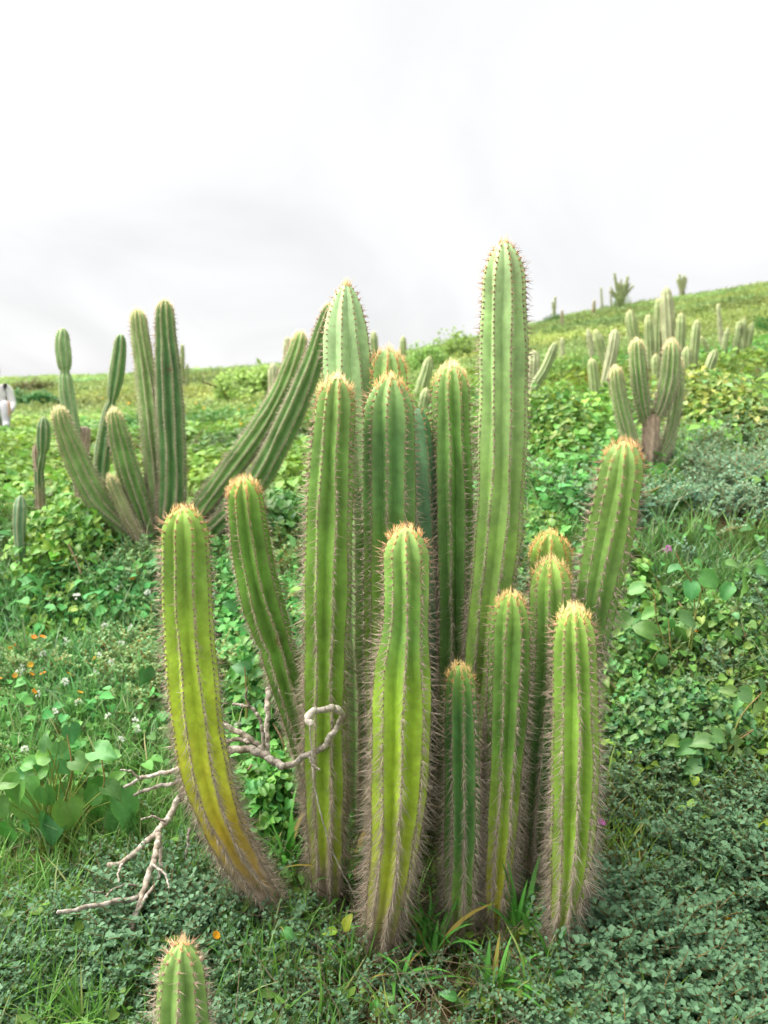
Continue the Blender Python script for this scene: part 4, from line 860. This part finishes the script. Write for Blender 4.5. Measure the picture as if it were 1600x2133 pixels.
ANC = [(100,2050,.95,.3,.05),(300,2060,.9,.35,.1),(500,2080,.6,.5,.25),(620,2000,.4,.5,.3),(800,2090,.12,.35,.12),(950,2060,.12,.6,.15),(1080,2080,.3,.7,.2),(1300,2050,1,.12,.03),(1550,2050,1,.1,.03),(1400,1850,1,.15,.05),(1560,1750,1,.1,.15),(1350,1680,.7,.2,.3),
 (1500,1580,.5,.2,.5),(1330,1470,.25,.6,.4),(1560,1360,.45,.8,.1),(1450,1220,.3,.8,.2),(1500,1080,1,.05,.02),(1400,1060,.9,.1,.05),(1580,1010,.9,.1,.05),(1250,1100,.2,.5,.6),(1150,1060,.1,.5,.7),(50,1850,.9,.3,.05),(200,1920,.8,.35,.1),
 (400,1850,.3,.7,.25),(400,1980,.7,.4,.2),(100,1600,.15,.9,.1),(250,1540,.2,.9,.15),(300,1720,.1,.7,.25),(550,1780,.1,.7,.5),(550,1600,.1,.7,.5),(550,1300,.2,.4,.7),(100,1420,.8,.6,.05),(250,1400,.8,.6,.1),(100,1300,.85,.5,.1),(280,1260,.8,.5,.15),
 (100,1190,.3,.4,.8),(250,1190,.3,.4,.8),(50,1050,0,.3,1),(500,1050,0,.5,.9),(800,1880,.08,.5,.2),(900,1950,.08,.6,.2),(1100,1930,.15,.7,.2),(1240,1960,.6,.4,.1)]
_ap = np.array([hit(a[0], a[1])[:2] for a in ANC]); _aw = np.array([a[2:] for a in ANC]); _af = np.stack([_ap[:, 0]/_ap[:, 1]*3, np.log(_ap[:, 1])*3], -1)
def weights(x, y):
    f = np.stack([x/y*3, np.log(y)*3], -1); d2 = ((f[:, None]-_af[None])**2).sum(-1); k = 1/(d2+.01)**1.6
    return (k[..., None]*_aw[None]).sum(1)/k.sum(1)[:, None]
def field(rho0, ynear, y0, y1, which, fall=1.3, ref=2.6, um=.66):
    """points on the ground, density falling with distance, thinned by the local mix"""
    P = []
    ys = np.exp(np.linspace(math.log(y0), math.log(y1), 60))
    for a, b in zip(ys[:-1], ys[1:]):
        area = (b*b-a*a)*um; rho = rho0*min(1, (ref/a)**fall); n = int(area*rho)
        y = np.sqrt(R.uniform(a*a, b*b, n)); P.append(np.stack([R.uniform(-um, um, n)*y, y], -1))
    P = np.vstack(P)
    if which is not None:
        W = np.concatenate([weights(P[i:i+20000, 0], P[i:i+20000, 1])[:, which] for i in range(0, len(P), 20000)])
        W = W*np.clip(1+.9*waves(P[:, 0]+which*7, P[:, 1], 4.5), .05, 1.8); W = W*(1-.62*np.exp(-(((P[:, 0]-.12)/.55)**2+((P[:, 1]-2.1)/.36)**2)**2)); P = P[R.random(len(P)) < W]
    return np.column_stack([P, height(P[:, 0], P[:, 1])])
def eul(n, tilt): return np.stack([R.normal(0, tilt, n), R.normal(0, tilt, n), R.uniform(0, 6.28, n)], -1)
def tints(P, base, a=.25, hue=.2, f=1.6):
    n = len(P); k = (1+a*waves(P[:, 0], P[:, 1]+3, f))*R.uniform(.75, 1.25, n); h = hue*waves(P[:, 0]+9, P[:, 1], f*.7)+R.normal(0, hue*.4, n)
    return np.clip(np.array(base)[None]*k[:, None]*np.stack([1+h, np.ones(n), 1-h], -1), .004, .9)
P = field(3600, 0, 1.25, 9, 0, 1.7)
scatter('creeping_herbs', 'blue green creeping herbs with small blunt leaves covering the ground', [sprig(i) for i in range(10)], P, eul(len(P), .25), R.uniform(.6, 1.15, len(P))*(1+.45*np.clip(waves(P[:, 0]+4, P[:, 1], 7.), -1, 1.5))*(1+.35*np.clip((P[:, 0]-.3)*4, 0, 1)*np.clip((2.9-P[:, 1])*2, 0, 1))*np.clip(P[:, 1]/2.6, 1, 2)**.7, tints(P, (1, 1, 1), .22, .15)*(lambda k: np.array([[.15,.285,.155]])*(1-k)+np.array([[.33,.46,.19]])*k)(np.clip((P[:, 1:2]-2.5)/.7, 0, 1)*np.clip(.6-P[:, 0:1]*1.5, .25, 1))*(1+np.array([[.6, .5, .85]])*np.exp(-((P[:, 1:2]-4.6)/.8)**2)*np.clip((P[:, 0:1]/P[:, 1:2]-.25)*8, 0, 1)), M_INST)
P = field(1100, 0, 1.25, 14, 1, 1.4); P = P[R.random(len(P)) < np.clip((P[:, 1]-1.0)/1.3, .4, 1)]
g_ = np.random.default_rng(3)
scatter('grass', 'short green grass with some dry blades between the herbs', [blades(g_, 12, .05, .17, .0022, .8, .16) for i in range(8)], P, eul(len(P), .15), R.uniform(.7, 1.5, len(P))*np.clip(P[:, 1]/2.6, 1, 2.4)**.6, tints(P, (.20,.36,.08), .25, .18)*(np.array([[.5,.72,.6]])+np.array([[.5,.28,.4]])*np.clip((P[:, 1:2]-2.0)/.8, 0, 1)), M_INST)
P = field(550, 0, 1.3, 14, 2, 1.2)
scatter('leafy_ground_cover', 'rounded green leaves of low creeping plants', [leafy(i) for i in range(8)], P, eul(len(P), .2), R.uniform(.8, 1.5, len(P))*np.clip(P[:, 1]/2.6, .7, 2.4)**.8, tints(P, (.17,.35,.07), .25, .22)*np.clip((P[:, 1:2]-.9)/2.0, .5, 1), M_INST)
P = field(46, 0, 6.2, 95, None, 1.25, 7.0, .72)
scl = R.uniform(.55, 1.2, len(P))*np.clip(P[:, 1]/14, .55, 2.6)**.75
tn = tints(P, (.32,.42,.14), .2, .09, .5)  # paler, greyer base tint: distant veiling glare is put into the leaf colour
tn[R.random(len(P)) < .16] *= np.array([.5, .62, .5])
scatter('hillside_vegetation', 'yellow green low vegetation covering the far slope', [tuft(i) for i in range(10)], P, eul(len(P), .1), scl, tn, M_INST)

# ------------------------------------------------------------------ broad grass plants near the clump
def grass_plant(label, x, y, n, L0, L1, wd, seed, spread=.9, col=(.10,.33,.055)):
    g = np.random.default_rng(seed); b = hit(x, y); r = empty('grass_tuft', b); tag(r, label, 'grass tuft', kind='thing')
    for k in range(n):
        a = g.uniform(0, 6.28); Ln = g.uniform(L0, L1); le = g.uniform(.2, 1)*spread; t = np.linspace(0, 1, 9)
        dv_ = np.array([math.cos(a), math.sin(a), 0]); sd_ = np.array([-math.sin(a), math.cos(a), 0])
        C = np.array([g.normal(0, .015), g.normal(0, .015), -.01])+dv_*(Ln*le*t**1.7)[:, None]+np.array([0, 0, 1.])*(Ln*(t-.55*le*t**2.6))[:, None]
        w_ = wd*g.uniform(.6, 1.2)*np.array([.6, .85, 1, 1, .95, .8, .6, .35, .03]); rise = np.array([0, 0, .25])
        V = np.stack([C-sd_*w_[:, None]+rise*w_[:, None], C, C+sd_*w_[:, None]+rise*w_[:, None]], 1).reshape(-1, 3)
        F = np.array([q for i in range(8) for q in ((3*i, 3*i+1, 3*i+4, 3*i+3), (3*i+1, 3*i+2, 3*i+5, 3*i+4))])
        c = np.array(col)*g.uniform(.7, 1.4); c = np.array([.3, .25, .06]) if g.random() < .08 else c
        C3 = np.tile(np.array([[1., 1, 1], [1.3, 1.2, 1.2], [1, 1, 1]]), (9, 1))*c
        mesh_np('blade', V, F, M_LEAFC, r, C3)
grass_plant('broad bladed grass tuft in front of the small dark column', 905, 2010, 19, 0.132, 0.325, 0.0106, 71, 1.1)
grass_plant('broad bladed grass tuft between the two right front columns', 1085, 1985, 18, 0.154, 0.350, 0.0106, 72, .7)
grass_plant('broad grass tuft at the foot of the right front column', 1160, 2070, 18, 0.110, 0.250, 0.0100, 73)
grass_plant('grass tuft in the gap left of the bulging column', 720, 1890, 21, 0.154, 0.375, 0.0100, 74, .9)
grass_plant('grass tuft between the curved column and the tall left one', 600, 1830, 24, 0.165, 0.400, 0.0075, 75, .7)
grass_plant('grass tuft behind the curved column near the dead branch', 545, 1740, 21, 0.165, 0.375, 0.0075, 76, .7)
grass_plant('grass tuft at the bottom right of the clump', 1030, 2090, 21, 0.088, 0.250, 0.0088, 77, 1.1)
grass_plant('low broad grass tuft on the bare earth before the bulging column', 835, 2075, 20, .08, .2, .007, 79, 1.1)
grass_plant('grass tuft at the left foot of the bulging column', 745, 2030, 18, .08, .2, .006, 80, .9)
grass_plant('grass tuft between the bulging column and the small dark one', 885, 1975, 16, .12, .26, .0075, 81, .8)
broad_plant('green broad leaved weed at the bottom edge below the small dark column', (960,2110), dep(960,2110), [(940,2075,46,200),(985,2070,44,330),(960,2095,50,90),(1000,2105,46,30),(925,2110,44,150),(1015,2060,40,10)], (.09,.27,.07), 91, meshes=OVAL)
broad_plant('green broad leaved weed at the bottom edge right of the seedling', (780,2110), dep(780,2110), [(760,2080,40,200),(805,2078,40,330),(780,2098,44,90),(745,2105,40,170),(820,2105,38,20)], (.10,.28,.07), 92, meshes=OVAL)
grass_plant('grass tuft under the left dead twigs', 390, 1860, 21, 0.110, 0.275, 0.0063, 78, .8)

# ------------------------------------------------------------------ flowers
def blossom_mesh(kind, seed):
    g = np.random.default_rng(seed); n = 16 if kind == 'ball' else 10
    if kind == 'ball':
        Y = nrm(g.normal(0, 1, (n, 3))+np.array([0, 0, .4])); P = Y*.15; Z = g.normal(0, 1, (n, 3)); s_ = np.full(n, .45)
    else:
        a = np.linspace(0, 6.28, n, endpoint=False); Y = np.stack([np.cos(a), np.sin(a), np.full(n, .35)], -1); P = Y*.04; Z = np.tile([0, 0, 1.], (n, 1))-Y*.3; s_ = np.full(n, .55)
    V, F, C = leaflets(g, P, Y, Z, s_, .42, np.ones(3)); o = mesh_np('blossom', V, F, M_PETAL, None, C); me = o.data; bpy.data.objects.remove(o); return me
BALL = blossom_mesh('ball', 1); DISC = blossom_mesh('disc', 2)
def flower(x, y, color, me, px, label, group, hst=.15):
    P = hit(x, y+hst*FPX/ max(dep(x, y), 1)*.9); r = empty('flower', P); tag(r, label, 'flower', group)
    top = P+np.array([R.normal(0, .008), -.01, hst]); stalk(r, P, top, .0012, (.13, .22, .05), 'stalk', 0)
    o = link('blossom', me, r); o.matrix_local = Matrix.Translation(Vector(top-P)) @ Euler((R.normal(0, .4)+.5, R.normal(0, .4), R.uniform(0, 6))).to_matrix().to_4x4() @ Matrix.Scale(px*mpp(top)*1.15, 4); o.color = (*color, 1)
for (x, y) in [(58,1397),(45,1410),(95,1372),(144,1340),(240,1386),(212,1372),(195,1410),(81,1452),(128,1486),(236,1497),(286,1505),(296,1523),(262,1544),(244,1234),(313,1242),(283,1317),(259,1347),(220,1310),(67,1567),(170,1469),(138,1428),(160,1250)]:
    flower(x, y, (.80,.82,.76), BALL, 13, 'small white flower head on a thin stalk in the left meadow', 'white flowers in the left meadow')
for (x, y) in [(97,1337),(81,1336),(33,1350),(24,1356),(200,1380),(213,1390),(91,1409),(37,1413),(68,1410),(150,1410),(204,1418),(170,1449),(164,1463),(3,1420),(304,1345),(281,1213),(65,1393),(70,1446)]:
    flower(x, y, (.80,.36+R.uniform(-.08,.12),.05), DISC, 11, 'small orange flower on a thin stalk in the left meadow', 'orange flowers in the left meadow')
for (x, y, c, me, lb) in [(1305,1258,(.8,.82,.78),BALL,'white flower head just right of the leaning column'),(1345,1418,(.8,.82,.78),BALL,'white flower head left of the round leaved vine'),(1451,1322,(.85,.30,.03),DISC,'orange flower behind the round leaved vine'),(1390,1458,(.85,.45,.03),DISC,'orange yellow flower at the foot of the round leaved vine'),(1385,1151,(.62,.2,.55),BALL,'pink purple flower below the grey green herb patch'),(1243,1718,(.6,.14,.5),DISC,'magenta flower beside the right front column'),(451,945,(.85,.25,.03),DISC,'orange red flower left of the leaning arms'),(458,925,(.4,.08,.3),DISC,'purple flower above the orange red one'),(453,1248,(.8,.82,.76),BALL,'white flower just right of the yellowed column'),(500,1515,(.8,.82,.76),BALL,'white flower above the dead branch'),(1508,1912,(.85,.5,.05),DISC,'yellow flower bud among the blue green herbs at right'),(450,1945,(.8,.4,.03),DISC,'yellow orange flower near the foreground cactus')]:
    flower(x, y, c, me, 15, lb, '', .13)
for (x, y) in [(352,855),(410,850),(425,862),(500,865),(520,862),(530,857),(470,830),(390,870),(270,850),(215,838),(505,900),(560,840)]:
    flower(x, y, (.8,.5,.03), DISC, 5, 'yellow flower on the far green slope behind the left cactus', 'yellow flowers on the far slope', .3)

# ------------------------------------------------------------------ pale rocks and bare patches on the left slope
M_ROCK = mat_attr('pale_rock', .9, .15, .25, 3, .4)
def rock(label, x, y, hw, hh, seed, d):
    g = np.random.default_rng(seed); P = at(x, y, d); m = mpp(P); n = 12; V = []
    for i in range(9):
        for k in range(n):
            ct = -.4+1.4*i/8; st_ = math.sqrt(max(1-ct*ct, 0)); a = 2*math.pi*k/n; q = 1+.16*math.sin(3*a+seed+i*.6)+g.normal(0, .05)
            V.append((P[0]+hw*m*st_*math.cos(a)*q, P[1]+hw*m*.7*st_*math.sin(a)*q, float(height(P[0], P[1]))+hh*m*1.6*ct*(.8+.2*q)))
    F = [(i*n+k, i*n+(k+1) % n, i*n+n+(k+1) % n, i*n+n+k) for i in range(8) for k in range(n)]+[tuple(range(8*n, 9*n))]
    tag(mesh_np('rock', np.array(V), F, M_ROCK, None, np.full((len(V), 3), 1.)*np.array([.62, .48, .38])), label, 'rock')
rock('pale pinkish rock on the left slope beside the dark jointed cactus', 202, 822, 16, 9, 1, 27)
rock('smaller pale rock left of the pinkish one on the left slope', 187, 826, 9, 7, 2, 26)
rock('sandy pink outcrop on the left skyline', 160, 796, 16, 5, 3, 45)
rock('sandy pink stone that the person at the left edge sits on', -4, 900, 40, 31, 4, 10.98)

# ------------------------------------------------------------------ person sitting at the far left edge
M_CLOTH = mat_attr('pale_cloth', .9, .1, .08, 25); M_SKIN = mat_attr('skin', .55, .3, .08, 30); M_DARK = mat_attr('dark_plastic', .3, .5, .02, 10)
pb = at(-6, 900, 11.0); pb[2] = float(height(pb[0], pb[1]))+.28; pe = empty('person', pb); pe.rotation_euler = (0, 0, -1.15)
tag(pe, 'person in white cap, sunglasses and pale grey clothes sitting at the left edge', 'person')
def skin(name, verts, edges, rads, mat, color, root=0):
    me = bpy.data.meshes.new(name); me.from_pydata(verts, edges, []); o = link(name, me, pe)
    md = o.modifiers.new('skin', 'SKIN'); md.use_smooth_shade = True
    for v, rr in zip(me.skin_vertices[0].data, rads): v.radius = (rr, rr) if not isinstance(rr, tuple) else rr
    me.skin_vertices[0].data[root].use_root = True
    ss_ = o.modifiers.new('sub', 'SUBSURF'); ss_.levels = 2; ss_.render_levels = 2
    bpy.context.view_layer.update(); dg = bpy.context.evaluated_depsgraph_get(); m2 = bpy.data.meshes.new_from_object(o.evaluated_get(dg))
    o.modifiers.clear(); o.data = m2; bpy.data.meshes.remove(me)
    a = m2.color_attributes.new('col', 'FLOAT_COLOR', 'POINT'); c = np.ones((len(m2.vertices), 4), np.float32)
    co_ = np.zeros(len(m2.vertices)*3, np.float32); m2.vertices.foreach_get('co', co_); c[:, :3] = color(co_.reshape(-1, 3)); a.data.foreach_set('color', c.ravel())
    m2.materials.clear(); m2.materials.append(mat); m2.polygons.foreach_set('use_smooth', np.ones(len(m2.polygons), bool)); return o
bv = [(0,0,.12),(.0,0,.28),(.01,0,.44),(.02,0,.56),(.03,0,.62),(.03,-.17,.54),(.08,-.22,.32),(.28,-.18,.22),(.03,.17,.54),(.08,.22,.32),(.28,.18,.22),(.12,-.1,.12),(.48,-.13,.34),(.62,-.13,.06),(.74,-.13,.04),(.12,.1,.12),(.48,.13,.34),(.62,.13,.06),(.74,.13,.04),(.35,-.16,.22),(.35,.16,.22)]
be = [(0,1),(1,2),(2,3),(3,4),(3,5),(5,6),(6,7),(7,19),(3,8),(8,9),(9,10),(10,20),(0,11),(11,12),(12,13),(13,14),(0,15),(15,16),(16,17),(17,18)]
br = [.15,.145,.155,.10,.06,.065,.05,.038,.065,.05,.038,.09,.075,.05,.04,.09,.075,.05,.04,.03,.03]
def bodycol(v):
    c = np.tile(np.array([.72,.70,.70]), (len(v), 1)); c[(v[:, 2] < .27) & (np.abs(v[:, 0]) < .3)] = (.42,.42,.45); c[v[:, 0] > .34] = (.42,.42,.45); c[(v[:, 2] > .6)] = (.5,.33,.25); c[(v[:, 0] > .3) & (v[:, 2] > .16) & (np.abs(v[:, 1]) > .15)] = (.5,.33,.25); return c
skin('body', bv, be, br, M_CLOTH, bodycol)
skin('head', [(.02,0,.64),(.03,0,.70),(.045,0,.77),(.04,0,.84)], [(0,1),(1,2),(2,3)], [.055,.085,.10,.075], M_SKIN, lambda v: np.tile(np.array([.52,.36,.28]), (len(v), 1)))
skin('cap', [(.03,0,.80),(.03,0,.86),(.03,0,.89)], [(0,1),(1,2)], [.112,.10,.05], M_CLOTH, lambda v: np.tile(np.array([.70,.73,.69]), (len(v), 1)))
skin('cap_brim', [(.08,0,.815),(.15,0,.81),(.19,0,.80)], [(0,1),(1,2)], [(.012,.09),(.01,.075),(.008,.05)], M_CLOTH, lambda v: np.tile(np.array([.70,.73,.69]), (len(v), 1)))
skin('sunglasses', [(.10,-.085,.785),(.135,-.04,.785),(.14,.0,.79),(.135,.04,.785),(.10,.085,.785)], [(0,1),(1,2),(2,3),(3,4)], [.01,.022,.008,.022,.01], M_DARK, lambda v: np.tile(np.array([.02,.02,.02]), (len(v), 1)), 2)
skin('nose', [(.135,0,.765),(.16,0,.745)], [(0,1)], [.012,.014], M_SKIN, lambda v: np.tile(np.array([.52,.34,.27]), (len(v), 1)))

# ------------------------------------------------------------------ dry stalks lying in the cover (stuff)
def straw(seed):
    g = np.random.default_rng(seed); parts = []
    for b in range(4):
        a = g.uniform(0, 6.28); Ln = g.uniform(.06, .2); z0 = g.uniform(.0, .07); p = np.array([g.normal(0, .04), g.normal(0, .04), z0]); e_ = p+np.array([math.cos(a)*Ln, math.sin(a)*Ln, g.uniform(-.03, .1)])
        C = catmull([p, (p+e_)/2+g.normal(0, .012, 3), e_], 6); V, F = tube(C, np.linspace(.0012, .0005, 6), 3, (.1, .2, 1)); parts.append((V, tri(F), np.broadcast_to(g.uniform(.6, 1.3), (len(V), 3))))
    return join(parts)
P = field(80, 0, 1.25, 8, None, 1.3); Pc = np.stack([R.normal(.12, .33, 230), R.normal(2.18, .22, 230)], -1); P = np.vstack([P, np.column_stack([Pc, height(Pc[:, 0], Pc[:, 1])])])
scatter('dry_stalks', 'tan dry stalks and twigs lying among the herbs', [straw(i) for i in range(6)], P, eul(len(P), .1), R.uniform(.7, 1.4, len(P)), tints(P, (.24,.19,.125), .2, .03), M_INST)
